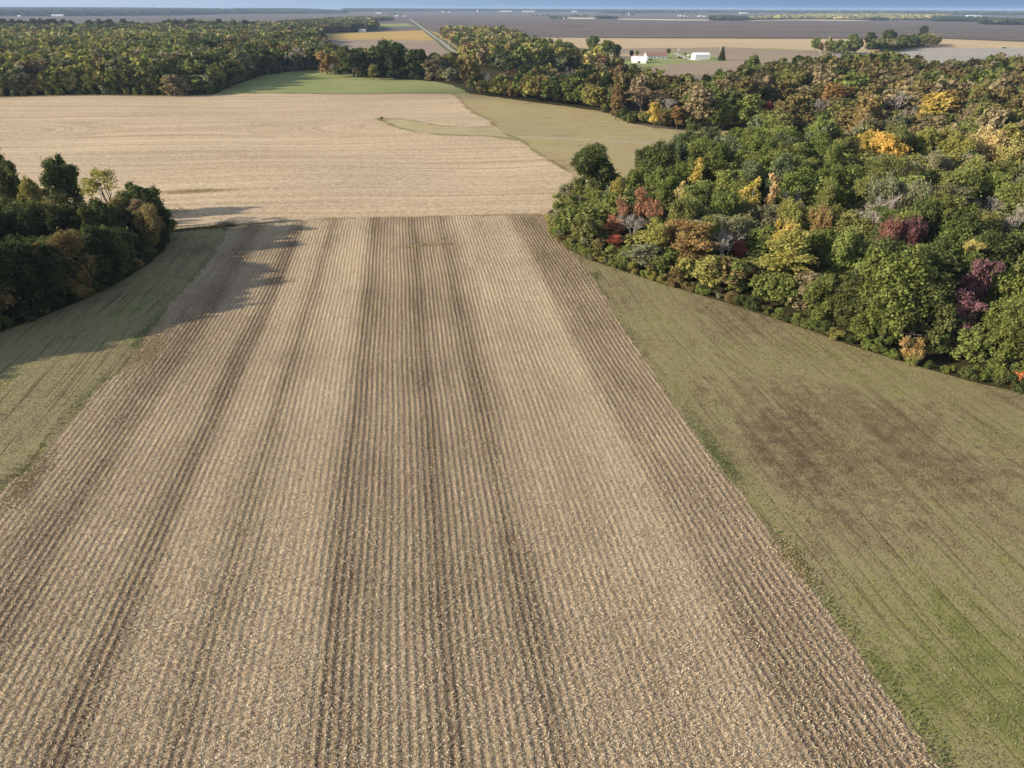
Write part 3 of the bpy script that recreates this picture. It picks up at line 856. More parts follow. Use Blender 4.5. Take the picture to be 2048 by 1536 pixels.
PAL = {'shadow green': (.036,.046,.028), 'dark green': (.095,.112,.040), 'deep green': (.060,.074,.030), 'mid green': (.155,.178,.050), 'bright green': (.210,.235,.068), 'blue green': (.140,.165,.082),  # shadow green: crown self-shadow put into the colour of far treelines
       'olive green': (.185,.185,.062), 'yellow green': (.29,.270,.080), 'pale yellow': (.46,.38,.14), 'golden yellow': (.50,.37,.10), 'peach gold': (.48,.36,.17),
       'orange brown': (.29,.195,.080), 'rusty orange': (.40,.18,.07), 'brown olive': (.20,.160,.066), 'tan brown': (.27,.215,.120), 'red': (.36,.125,.08), 'coral red': (.38,.195,.115),
       'purple': (.20,.10,.105), 'maroon': (.23,.12,.09), 'grey': (.24,.21,.18), 'grey green': (.21,.21,.115), 'russet': (.25,.155,.08), 'crimson': (.34,.09,.09)}
TREES = []
def T(px, py, zc, rpx, kind, colour, label, h=None, lod=None, squash=1.0):
    """a tree singled out in the photograph: pixel of its crown centre, height of that centre, crown radius in pixels"""
    x, y = GZ(px, py, zc)
    d = math.hypot(x, y); tt = abs((x*F_[0]+y*F_[1]+(zc-H_CAM)*F_[2]))
    r = rpx*tt/FPX
    TREES.append(dict(x=x, y=y, h=h or zc*1.55, r=r, kind=kind, colour=colour, label=label, hero=True, px=px, py=py, d=d, rpx=rpx))

# singled-out trees of the right-hand wood
T(1186,328,8.8,46,'bushy','dark green',"dark green round tree at the left tip of the right wood, beside the meadow",h=14.5)
T(1268,432,7.5,36,'bare','grey',"grey twiggy tree rising out of red leaves at the wood's left end",h=12)
T(1262,405,9.0,30,'airy','coral red',"coral red thin-leaved tree around grey twigs at the wood's left end",h=13)
T(1228,452,4.2,24,'layered','coral red',"coral red low tree on the left of the grey twiggy tree",h=7)
T(1230,482,2.8,17,'layered','red',"vivid red small tree low on the wood's left front edge",h=4.6)
T(1305,420,8.0,20,'airy','coral red',"dull red sparse tree just right of the grey twiggy tree",h=11)
T(1385,480,7.0,52,'layered','orange brown',"wide orange and olive tree left of the bare grey tree",h=12)
T(1455,478,7.6,42,'bare','grey',"bare grey tree with fine upright twigs at the front of the right wood",h=13)
T(1482,497,4.2,18,'layered','red',"small dull red tree at the right foot of the bare grey tree",h=6.5)
T(1310,470,6.4,30,'layered','yellow green',"yellow green tree between the red trees and the orange tree",h=10.5)
T(1395,356,11.5,17,'column','golden yellow',"slender golden tree with a white trunk, tallest gold one among green crowns",h=16.5)
T(1368,383,10,14,'column','pale yellow',"short pale yellow tree left of the slender golden tree",h=13)
T(1506,388,10.5,19,'column','golden yellow',"second slender golden tree, right of the tallest gold one",h=15)
T(1549,380,10.5,11,'column','peach gold',"thin peach gold tree right of two slender golden trees",h=15)
T(1575,392,9.5,14,'bare','grey',"thin leafless tree, left of a leafless pair in the wood",h=14)
T(1600,392,9.5,14,'bare','grey',"thin leafless tree, right of a leafless pair in the wood",h=14)
T(1236,372,7.6,18,'round','yellow green',"lime yellow small tree right of the dark tree at the tip",h=10)
T(1580,508,8.0,60,'layered','yellow green',"broad yellow and olive tree with feathery layers at the wood front",h=13)
T(1572,468,10.5,26,'airy','golden yellow',"bright yellow crown top above the feathery yellow tree",h=13.5)
T(1640,441,9.5,26,'round','orange brown',"orange brown round crown behind the feathery yellow tree",h=13)
T(1780,468,10.5,30,'round','maroon',"dull maroon crown left of the purple red one in mid wood",h=14)
T(1826,462,11.0,27,'round','purple',"purple red crown right of the dull maroon one in mid wood",h=14.5)
T(1958,565,10.5,34,'layered','purple',"large purple tree near the right edge of the photo, upper crown",h=16)
T(1930,622,8.0,36,'layered','purple',"lower purple tree in front of the large purple one at right",h=12)
T(1950,487,11.0,22,'layered','pale yellow',"small pale yellow tree above the large purple tree",h=13)
T(1772,292,12,46,'round','golden yellow',"bright golden tree at the top of the right wood",h=16)
T(1738,275,12,26,'round','golden yellow',"smaller golden crown joined left of the bright golden tree",h=15)
T(1915,290,12,40,'round','yellow green',"lime yellow tree between the golden tree and the peach one",h=16)
T(1975,282,12.5,48,'round','peach gold',"peach gold wide tree at the back right of the wood",h=17)
T(2030,305,12,36,'round','pale yellow',"pale yellow tree at the right edge behind the peach tree",h=16)
T(1985,390,9,36,'bare','grey',"grey leafless tree below the peach tree",h=13)
T(2032,430,9,30,'bare','grey',"pale leafless tree at the right edge of the photo",h=14)
T(1870,322,11,38,'round','grey green',"grey green crown below the lime yellow tree",h=14)
T(1450,415,9,34,'round','mid green',"mid green tree between the golden tree and the bare tree",h=13)
T(1310,320,12,34,'bushy','dark green',"tall dark green tree second from the wood's left tip",h=17)
T(1345,455,7,32,'layered','orange brown',"orange green tree top left of the wide orange tree",h=10)
T(1660,395,10,24,'layered','olive green',"olive green tree behind the orange brown crown",h=14)
T(2040,752,2.0,16,'shrub','rusty orange',"rust coloured shrub at the right edge, foot of the wood",h=3.6)
T(1830,700,2.2,26,'shrub','orange brown',"yellow brown shrub at the foot of the right wood",h=4)
T(1580,430,10,24,'airy','yellow green',"yellow green open tree below the leafless pair",h=14)
# middle wood
T(1285,198,8.5,38,'airy','tan brown',"pale tan grey tree at the meadow edge of the middle wood",h=15)
T(1310,222,8,14,'layered','golden yellow',"slender yellow and orange tree at the meadow edge",h=13)
T(1233,208,7.5,15,'layered','orange brown',"orange tree left of the pale tan tree at the meadow edge",h=12)
T(1356,228,7,14,'layered','orange brown',"orange tree right of the slender yellow tree at the meadow edge",h=11)
T(1335,200,9,20,'bare','grey',"grey leafless tree behind the slender yellow tree",h=15)
T(1537,214,7,9,'round','crimson',"crimson small tree in the middle wood",h=10)
T(1868,212,11,44,'round','golden yellow',"golden orange broad tree in the back of the middle wood at right",h=17)
T(1905,200,11,34,'round','orange brown',"orange brown tree beside the golden orange broad tree",h=16)
T(1816,228,9,22,'bare','grey',"white forked bare trunk tree standing in dark woods at right",h=17)
T(1635,205,9,18,'bare','grey',"white trunk leafless tree in the brown middle wood",h=16)
T(1800,190,11,34,'bare','grey',"wide leafless grey crown in the middle wood",h=17)
T(1140,142,9,14,'bare','grey',"white leafless tree in the shade near the green field",h=16)
T(975,150,9,12,'bare','grey',"thin white trunk tree by the green field's right end",h=15)
T(1670,185,11,40,'round','orange brown',"orange brown broad tree in the middle wood",h=16)
T(1580,165,11,36,'round','yellow green',"mustard green broad tree in the middle wood",h=16)
# field trees behind the green field
T(705,118,13,27,'bushy','dark green',"dark green round tree left of the big one behind the green field",h=22)
T(772,112,15,30,'bushy','dark green',"biggest dark green tree in the line behind the green field",h=26)
T(795,118,14,22,'bushy','deep green',"deep green tree joined to the right of the biggest one",h=24)
T(833,122,13,26,'bushy','dark green',"dark green oval tree right of the biggest, behind the green field",h=22)
T(872,132,10,20,'bushy','tan brown',"tan tree in the line right of the dark oval tree",h=17)
T(905,128,10,24,'bushy','yellow green',"mustard tree at the right end of the green field's tree line",h=17)
T(935,128,10,22,'bushy','pale yellow',"yellow tree near the green field's right end",h=17)
T(652,122,10,18,'bushy','orange brown',"orange brown tree behind the green field, left part",h=17)
T(664,132,8,7,'bare','grey',"white bare trunk behind the green field, left part",h=15)
T(590,115,11,20,'airy','grey',"grey thin tree at the left end of the green field",h=19)
T(745,140,7,14,'round','olive green',"small olive tree between two big dark trees",h=11)
T(410,100,12,40,'round','dark green',"tall dark green tree at the corner of the left wood and green field",h=23)
T(385,140,11,32,'round','olive green',"olive tree in front of the tall dark corner tree",h=17)
T(345,165,8,20,'bushy','tan brown',"tan grey bushy tree at the front of the left wood",h=13)
# left grove
T(10,360,11,30,'bushy','dark green',"dark green tree at the left edge, tallest of the near grove",h=18)
T(118,352,11.5,32,'bushy','dark green',"dark round topped tree in the middle of the near left grove",h=16.5)
T(62,385,9.5,20,'bushy','yellow green',"yellow green small tree between two dark ones in the left grove",h=13)
T(205,372,11,38,'airy','yellow green',"thin yellow locust tree with open layers in the left grove",h=15.5)
T(280,425,8,30,'layered','tan brown',"tan olive tree at the right end of the left grove",h=12)
T(300,455,6,30,'round','brown olive',"brown olive bushy tree on the right corner of the left grove",h=11.5)
T(200,440,8,40,'round','dark green',"dark green tree in front of the thin yellow locust tree",h=13)
T(120,455,8,42,'round','deep green',"deep green broad tree front centre of the left grove",h=13)
T(40,460,8,44,'round','deep green',"deep green broad tree near the left edge of the photo",h=13)
# trees singled out round the farm and far off
T(1445,106,7.6,9,'spruce','deep green',"dark conical spruce standing alone right of the white shed",h=15)
T(1632,88,9,11,'round','mid green',"lone green tree left of the island wood",h=17)
T(1642,95,6,7,'column','russet',"small reddish tree right beside the lone green tree",h=12)
T(1708,80,9,11,'round','mid green',"mid green tree second from left of the island wood",h=19)
T(1742,78,10,13,'round','dark green',"dark green tree left of the island wood's big crown",h=20)
T(1780,76,12,20,'round','dark green',"biggest dark crown of the island wood in the fields",h=23)
T(1822,82,9,18,'round','dark green',"dark tree right of the island wood's biggest crown",h=17)
T(1850,80,9,18,'round','olive green',"olive tree near the right end of the island wood",h=18)
T(1870,84,7,12,'round','brown olive',"brown olive tree at the right end of the island wood",h=15)
T(1690,92,6,12,'airy','grey green',"grey green thin tree at the left end of the island wood",h=13)
T(1848,62,12,10,'round','deep green',"deep green tall tree above the back of the island wood",h=22)
T(1214,97,11,18,'round','mid green',"mid green tree left of the farm buildings",h=21)
T(1186,91,12,16,'round','mid green',"taller green tree second to the left of the farm buildings",h=23)
T(1232,104,9,12,'round','deep green',"deep green tree left of the farm's arched shed",h=17)
T(1263,107,4,5,'round','deep green',"small dark tree behind the arched shed",h=8)
T(1275,107,3.5,5,'round','olive green',"small olive tree between arched shed and long house",h=7)
T(1337,103,4,5,'round','dark green',"dark green tree at the right end of the long house",h=8)
T(1028,66,10,14,'round','grey green',"grey green round tree at the right end of the roadside wood",h=18)
HERO = list(TREES)

# ---- woods filled in with further trees
def crowd(x, y, h, spacing, hmin):
    """keep a filling tree low enough to leave the singled-out crowns behind it in sight"""
    di = math.hypot(x, y); z = float(terrain(x, y)); cpx = float(project(x, y, z+h*.6)[0])
    for q in HERO:
        if di-2 < q['d'] < di+70 and abs(q['px']-cpx) < q['rpx']*.9+FPX*spacing*.45/di:
            lim = q['py']+q['rpx']*(.8 if q['kind'] == 'bare' else .6 if q['kind'] in ('layered', 'airy') else .25)
            while float(project(x, y, z+h)[1]) < lim:
                h *= .9
                if h < hmin: return None
    return h
def fill(front, back, zb, spacing, hr, palette, edge=True, kinds=(('round', .72), ('layered', .18), ('airy', .06), ('bare', .04)), mgn=120, avoid=1.0):
    poly = W(front)+W(back, zb)
    xs = [p[0] for p in poly]; ys = [p[1] for p in poly]
    nx = int((max(xs)-min(xs))/spacing)+1; ny = int((max(ys)-min(ys))/spacing)+1
    gx, gy = np.meshgrid(np.arange(nx), np.arange(ny))
    x = min(xs)+(gx+.5*(gy % 2)+rng.uniform(-.38, .38, gx.shape))*spacing; y = min(ys)+(gy+rng.uniform(-.38, .38, gx.shape))*spacing
    x, y = x.ravel(), y.ravel()
    s = inpoly(x, y, poly); x, y = x[s], y[s]
    px, py = project(x, y, terrain(x, y)+10)
    s = (px > -mgn) & (px < 2048+mgn); x, y, px, py = x[s], y[s], px[s], py[s]
    kn = [k for k, _ in kinds]; kp = np.array([w for _, w in kinds]); kp = kp/kp.sum()
    hx = np.array([(t['x'], t['y'], t['r']) for t in HERO])
    for i in range(len(x)):
        if avoid and len(hx):
            dd = np.hypot(hx[:, 0]-x[i], hx[:, 1]-y[i])
            if (dd < np.maximum(hx[:, 2]*.85*avoid, 2.5)).any(): continue
        h = rng.uniform(*hr)
        if hr[0] > 10 and px[i] < 1345 and py[i] > 375 and px[i] > 1050: h *= .5
        h = crowd(x[i], y[i], h, spacing, hr[0]*.28)
        if h is None: continue
        pal = palette(px[i], py[i])
        c = pal[rng.integers(len(pal))]
        k = kn[rng.choice(len(kn), p=kp)]
        if c == 'grey': k = 'bare'
        TREES.append(dict(x=x[i], y=y[i], h=h, r=spacing*rng.uniform(.48, .78)*(1.25 if k == 'shrub' else 1), kind=k, colour=c if k != 'bare' else 'grey', label=None, hero=False, px=px[i], py=py[i], d=math.hypot(x[i], y[i])))

def pal_right(px, py):
    if py < 330 and px > 1690: return ['yellow green', 'olive green', 'olive green', 'grey green', 'yellow green', 'tan brown']
    if px > 1620 and py > 470: return ['mid green', 'dark green', 'mid green', 'dark green', 'mid green', 'bright green']
    if px < 1330 and py > 400: return ['olive green', 'mid green', 'yellow green', 'grey green']
    if py < 400 and px < 1700: return ['mid green', 'bright green', 'mid green', 'bright green', 'dark green', 'blue green']
    if py < 440: return ['olive green', 'mid green', 'olive green', 'bright green', 'grey green']
    if px < 1620: return ['olive green', 'mid green', 'mid green', 'yellow green', 'brown olive']
    return ['mid green', 'olive green', 'mid green', 'dark green']
fill([(1105,452),(1150,498),(1240,532),(1400,580),(1560,630),(1700,678),(1850,722),(2048,772),(2300,830)],
     [(2300,245),(2048,250),(1900,250),(1800,250),(1700,245),(1600,242),(1500,246),(1400,258),(1330,290),(1270,320),(1170,360)], 13.5, 7.6, (12.0, 17.5), pal_right)

def pal_mid(px, py):
    if px < 1000: return ['olive green', 'yellow green', 'mid green', 'dark green', 'tan brown', 'brown olive']
    if px < 1290: return ['dark green', 'deep green', 'olive green', 'dark green', 'brown olive', 'mid green', 'russet', 'yellow green']
    if py < 135: return ['olive green', 'yellow green', 'dark green', 'brown olive', 'grey green', 'yellow green', 'grey', 'mid green']
    return ['brown olive', 'olive green', 'brown olive', 'olive green', 'tan brown', 'dark green', 'brown olive', 'grey', 'brown olive', 'dark green', 'olive green', 'brown olive', 'mid green', 'olive green', 'mid green']
fill([(905,184),(935,187),(1060,205),(1130,213),(1200,223),(1240,237),(1262,248),(1300,255),(1370,262),(1440,262),(1540,282),(1700,300),(2400,325)],
     [(2400,112),(2048,112),(1950,122),(1850,120),(1780,108),(1700,110),(1640,116),(1560,124),(1500,122),(1440,140),(1380,142),(1300,140),(1200,126),(1100,130),(1000,130),(920,130),(870,140),(840,160)], 16, 11.5, (12, 20), pal_mid,
     kinds=(('round', .62), ('layered', .16), ('airy', .12), ('bare', .10)))

def pal_road(px, py): return ['olive green', 'yellow green', 'dark green', 'mid green', 'olive green', 'grey green', 'pale yellow', 'russet', 'dark green']
fill([(872,76),(900,96),(925,112),(935,135),(1000,145),(1240,140)], [(1240,112),(1225,106),(1160,96),(1100,84),(1060,80),(1030,68),(1005,57),(930,58),(884,58)], 14, 12, (12, 20), pal_road)

def pal_left(px, py):
    if py < 75: return ['dark green', 'deep green', 'olive green', 'dark green', 'mid green', 'yellow green', 'tan brown']
    if px < 250: return ['olive green', 'yellow green', 'yellow green', 'mid green', 'brown olive', 'bright green', 'grey green', 'yellow green']
    if px > 380: return ['dark green', 'olive green', 'dark green', 'brown olive', 'mid green', 'grey green', 'mid green']
    return ['olive green', 'mid green', 'yellow green', 'bright green', 'mid green', 'grey green', 'olive green', 'dark green', 'yellow green']
fill([(-300,200),(0,193),(200,189),(425,187),(450,178),(480,165),(520,151),(570,143),(620,139),(700,146)], [(640,85),(600,72),(560,66),(430,66),(300,66),(150,66),(0,66),(-300,66)], 15, 12.5, (14, 22), pal_left,
     kinds=(('round', .66), ('layered', .16), ('airy', .12), ('bare', .06)))
fill([(700,147),(780,154),(850,160),(905,172)], [(925,150),(860,147),(800,143),(700,138),(620,130)], 0, 8.5, (12, 18), pal_left)
def pal_grove(px, py): return ['deep green', 'dark green', 'deep green', 'deep green', 'dark green', 'brown olive']
fill([(-400,770),(0,652),(150,596),(250,548),(315,500),(325,475)], [(318,448),(285,405),(200,392),(100,375),(0,362),(-400,360)], 10, 6.8, (11.5, 16), pal_grove, mgn=800)
fill([(1640,104),(1690,105),(1790,103),(1835,95),(1880,89)], [(1885,72),(1850,70),(1760,78),(1690,88)], 13, 10, (11, 17), lambda px, py: ['dark green', 'olive green', 'dark green', 'mid green', 'grey green'], avoid=.7)
NEAR_FILL = len(TREES)

# deep and far woods: always part of the far-off mass
FAR = []
def far_fill(front, back, zb, spacing, hr, palette, mgn=60, dens=1.0):
    poly = W(front)+W(back, zb)
    xs = [p[0] for p in poly]; ys = [p[1] for p in poly]
    nx = int((max(xs)-min(xs))/spacing)+1; ny = int((max(ys)-min(ys))/spacing)+1
    gx, gy = np.meshgrid(np.arange(nx), np.arange(ny))
    x = (min(xs)+(gx+.5*(gy % 2)+rng.uniform(-.4, .4, gx.shape))*spacing).ravel(); y = (min(ys)+(gy+rng.uniform(-.4, .4, gx.shape))*spacing).ravel()
    s = rng.random(len(x)) < dens*1.0; x, y = x[s], y[s]
    s = inpoly(x, y, poly); x, y = x[s], y[s]
    px, py = project(x, y, terrain(x, y)+8)
    s = (px > -mgn) & (px < 2048+mgn); x, y, px, py = x[s], y[s], px[s], py[s]
    h = rng.uniform(*hr, len(x)); r = spacing*rng.uniform(.52, .8, len(x))
    for i in range(len(x)):
        pal = palette(px[i], py[i]); FAR.append((x[i], y[i], h[i], r[i], PAL[pal[rng.integers(len(pal))]]))
D_ = lambda *n: (lambda px, py: list(n))
# left wood stretching back, broken by clearings
far_fill([(-300,112),(0,112),(120,112),(250,112),(420,112),(600,112),(640,86)], [(640,48),(560,46),(480,46),(420,43),(360,44),(330,46),(260,49),(200,49),(120,51),(0,48),(-300,48)], 15, 15, (11, 21), pal_left)
far_fill([(628,67),(700,65),(752,62)], [(752,45),(735,40),(690,38),(640,40),(600,45)], 15, 13, (14, 20), D_('deep green', 'dark green', 'dark green', 'olive green', 'brown olive'))
far_fill([(560,52),(640,50),(720,45),(785,41)], [(785,34),(720,33),(640,36),(560,42),(480,46)], 14, 16, (13, 18), D_('deep green', 'dark green', 'brown olive'))
# scattered hedgerow trees seen above the left wood
for px, py, z_ in [(12,40,14),(30,38,14),(45,42,14),(75,40,14),(88,38,14),(105,38,14),(112,41,12),(60,44,12),(133,32,20),(185,42,14),(205,40,15),(222,34,20),(250,37,14),(345,38,20),(357,40,18),(383,36,20),(392,40,18),(403,42,15),(440,38,18),(470,40,16),(495,42,15)]:
    x, y = GZ(px, 66); dd_ = ray(px, py-2); tt_ = math.hypot(x, y)/math.hypot(dd_[0], dd_[1]); hh_ = min(27, H_CAM+dd_[2]*tt_-float(terrain(x, y)))
    FAR.append((x, y, hh_, 9.5, PAL['deep green']))
    for q_ in range(3): FAR.append((x+rng.uniform(-22, 22), y+rng.uniform(-10, 30), hh_*rng.uniform(.7, .92), 9, PAL['dark green']))
# far treelines
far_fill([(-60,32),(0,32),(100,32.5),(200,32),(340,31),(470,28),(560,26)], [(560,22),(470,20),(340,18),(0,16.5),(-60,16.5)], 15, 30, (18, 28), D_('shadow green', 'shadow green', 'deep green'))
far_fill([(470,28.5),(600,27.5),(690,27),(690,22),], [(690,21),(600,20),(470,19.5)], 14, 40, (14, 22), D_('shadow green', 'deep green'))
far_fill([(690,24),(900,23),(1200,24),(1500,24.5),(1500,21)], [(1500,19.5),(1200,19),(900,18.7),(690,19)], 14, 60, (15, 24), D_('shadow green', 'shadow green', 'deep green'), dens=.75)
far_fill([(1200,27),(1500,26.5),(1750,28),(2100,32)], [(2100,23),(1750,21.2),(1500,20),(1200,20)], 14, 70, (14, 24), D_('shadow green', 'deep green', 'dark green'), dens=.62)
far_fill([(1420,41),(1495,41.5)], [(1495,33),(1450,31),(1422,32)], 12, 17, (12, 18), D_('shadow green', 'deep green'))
far_fill([(1495,40.5),(1600,39),(1740,40),(1860,41)], [(1900,29),(1800,28),(1640,28),(1560,30),(1495,34)], 12, 22, (11, 18), D_('grey green', 'pale yellow', 'olive green', 'tan brown', 'yellow green'))
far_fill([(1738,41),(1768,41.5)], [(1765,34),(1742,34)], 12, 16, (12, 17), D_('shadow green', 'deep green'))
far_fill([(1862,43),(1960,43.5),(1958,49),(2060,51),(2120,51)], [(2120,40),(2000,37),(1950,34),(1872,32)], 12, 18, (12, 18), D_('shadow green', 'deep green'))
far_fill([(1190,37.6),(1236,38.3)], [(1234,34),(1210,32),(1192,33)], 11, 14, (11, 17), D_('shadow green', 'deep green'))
far_fill([(1100,37),(1133,37.6)], [(1133,33),(1118,32),(1102,34)], 11, 14, (10, 17), D_('deep green', 'dark green', 'olive green'))
far_fill([(1142,33),(1175,33)], [(1175,30.5),(1142,30)], 10, 18, (9, 14), D_('dark green', 'brown olive'))
for px, py in [(1073,33),(1066,33.6),(1021,29.5),(1096,34.5),(1086,34),(1243,31),(1248,31),(1262,31.5),(1266,31.5),(1235,27.5),(775,29),(782,31),(788,31),(793,31),(800,31),(790,26),(1395,31.5),(1420,33),(1757,38),(1834,41)]:
    x, y = GZ(px, py); FAR.append((x, y, rng.uniform(13, 19), rng.uniform(6, 9), PAL['deep green']))

# ---- undergrowth along the wood edges
def edge_shrubs(pl, step, off, hr, palette, rows=1, kind='shrub', rr=(.55, .75)):
    P = np.array(W(pl)); seg = np.hypot(*np.diff(P, axis=0).T); cum = np.concatenate([[0], np.cumsum(seg)])
    for r in range(rows):
        s = 0.0
        while s < cum[-1]:
            x = float(np.interp(s, cum, P[:, 0])); y = float(np.interp(s, cum, P[:, 1]))
            k = min(len(seg)-1, int(np.searchsorted(cum, s))); a = P[min(k, len(P)-1)]-P[max(0, k-1)] if k else P[1]-P[0]
            nrm = np.array([-a[1], a[0]])/max(1e-6, np.hypot(*a))
            o = off+r*3.0*np.sign(off)+rng.uniform(-.6, .6)
            x += nrm[0]*o; y += nrm[1]*o
            h = rng.uniform(*hr)*(1+.35*r)
            if kind == 'bushy':
                h = crowd(x, y, h, 5, 3.0)
                if h is None: s += step*.6; continue
            px, py = project(x, y, terrain(x, y)+h/2)
            if (-900 if pl is GROVE_FRONT else -40) < px < 2090:
                pal = palette(px, py); c = pal[rng.integers(len(pal))]
                if kind != 'shrub' and any(math.hypot(q['x']-x, q['y']-y) < max(2.2, q['r']*.7) for q in HERO): s += step*.5; continue
                TREES.append(dict(x=x, y=y, h=h, r=h*rng.uniform(*rr), kind=kind, colour=c, label=None, hero=False, px=float(px), py=float(py), d=math.hypot(x, y)))
            s += step*rng.uniform(.75, 1.25)
GREENS = lambda px, py: ['mid green', 'dark green', 'mid green', 'olive green', 'dark green', 'mid green'] if px > 1480 else ['olive green', 'mid green', 'bright green', 'grey green', 'yellow green', 'mid green', 'brown olive']
edge_shrubs(WOODR_FRONT[:14]+[(2100,800)], 2.3, .5, (1.5, 2.8), GREENS, 1)
edge_shrubs(WOODR_FRONT[5:14]+[(2100,800)], 5.2, 4.2, (8.5, 14), GREENS, 1, 'bushy', (.36, .48))
edge_shrubs([(1150,345),(1130,395),(1100,430)], 3.0, -2.2, (3, 5), lambda px, py: ['olive green', 'mid green', 'yellow green'], 1)
fill([(1102,448),(1130,480),(1180,515),(1240,533),(1320,555),(1420,585)], [(1440,545),(1350,470),(1290,410),(1240,372),(1160,358),(1128,405)], 0, 3.5, (3.0, 5.6), lambda px, py: ['olive green', 'mid green', 'yellow green', 'grey green', 'bright green', 'brown olive', 'mid green'], kinds=(('shrub', 1.0),), avoid=.35)
edge_shrubs(GROVE_FRONT[1:], 3.0, .8, (2.0, 3.6), pal_grove, 1)
edge_shrubs(GROVE_FRONT, 4.4, 3.4, (10, 14.5), pal_grove, 1, 'bushy', (.36, .48))
edge_shrubs(GROVE_FRONT, 5.0, 9, (13, 16), pal_grove, 1, 'bushy', (.34, .44))
edge_shrubs([(905,185),(935,188),(1060,206),(1130,214),(1200,224),(1240,238),(1262,249),(1300,256),(1370,263),(1440,263)], 5.0, 1.5, (3, 6), pal_mid, 1)
edge_shrubs([(905,185),(935,188),(1060,206),(1130,214),(1200,224),(1240,238),(1262,249),(1300,256),(1370,263),(1440,263)], 7.0, 5.5, (10, 16), pal_mid, 1, 'bushy', (.34, .44))
edge_shrubs([(0,194),(200,190),(425,188),(450,179),(480,166),(520,152),(570,144),(620,140),(700,147),(780,155),(850,161),(905,171)], 6.5, 1.5, (3, 6), pal_left, 1)
edge_shrubs([(0,194),(200,190),(425,188),(450,179),(480,166),(520,152),(570,144)], 8.5, 5.5, (11, 16), pal_left, 1, 'bushy', (.34, .44))
for px, py, h in ((1370,110,2.6),(1302,121,2.2),(1358,118,2.6),(1363,118,2.2),(1372,120,1.4),(764,240,1.5)):
    x, y = GZ(px, py)
    TREES.append(dict(x=x, y=y, h=h, r=h*.7, kind='shrub', colour='deep green', label=None, hero=False, px=px, py=py, d=math.hypot(x, y)))

# ---- choose which become things of their own (largest in the photo first), the rest join the far woods
def on_frame(t): return -30 < t['px'] < 2078 and t['py'] < 1560
def place(t, idx):
    r_ = random.Random(idx)
    kind, lod = t['kind'], (0 if t['d'] < 290 else 1)
    if kind in ('bare', 'spruce'): lod = 0
    var = LIB[(kind, lod)]
    vi = r_.randrange(len(var))
    if kind == 'bare': vi = 1+2*(vi % 2) if (t['label'] and 'white' in t['label']) else 2*(vi % 2)
    cm, tm = var[vi]
    z = float(terrain(t['x'], t['y']))
    if kind == 'shrub':
        o = link('shrub', cm, None, (t['x'], t['y'], z-.1)); o.scale = (t['r']/3.0, t['r']/3.0, t['h']/4.6); crown = o
    else:
        nm = 'bare_tree' if kind == 'bare' else ('spruce_tree' if kind == 'spruce' else 'tree')
        o = empty(nm, (t['x'], t['y'], z)); o.scale = (t['r']/5.5, t['r']/5.5, t['h']/16.0)
        if kind == 'bushy' and t['hero']: o.scale = (t['r']/4.4, t['r']/4.4, t['h']/16.0)
        if kind == 'column': o.scale = (t['r']/2.3, t['r']/2.3, t['h']/16.0)
        link('trunk', tm, o); crown = link('crown', cm, o)
    o.rotation_euler = (0, 0, r_.uniform(0, 6.28))
    c = PAL[t['colour']]; j = r_.uniform(.82, 1.2)
    crown.color = (c[0]*j*r_.uniform(.93, 1.07), c[1]*j, c[2]*j, 1)
    t['obj'] = o

TREES = [t for t in TREES if t['hero'] or t['r'] < 1.6 or not any(bool(inpoly([t['x']], [t['y']], RINGS[q])[0]) for q in ('harvested_field', 'winter_wheat_field', 'stubble_field', 'hay_meadow', 'gravel_road', 'road_verge'))]
trees = [t for t in TREES if t['kind'] != 'shrub']; shrubs = [t for t in TREES if t['kind'] == 'shrub']
def rank(ts, n):
    ok = [t for t in ts if on_frame(t) or (t['px'] <= -30 and t['d'] < 190)]
    ok.sort(key=lambda t: (not t['hero'], -t['h']/t['d']))
    return ok[:n], ok[n:]+[t for t in ts if t not in ok and t['px'] > -400]
big, rest = rank(trees, 300)
sbig, srest = rank(shrubs, 280)
for i, t in enumerate(big+sbig): place(t, i)
for t in rest+srest: FAR.append((t['x'], t['y'], t['h'], t['r'], PAL['tan brown' if t['kind'] == 'bare' else t['colour']]))

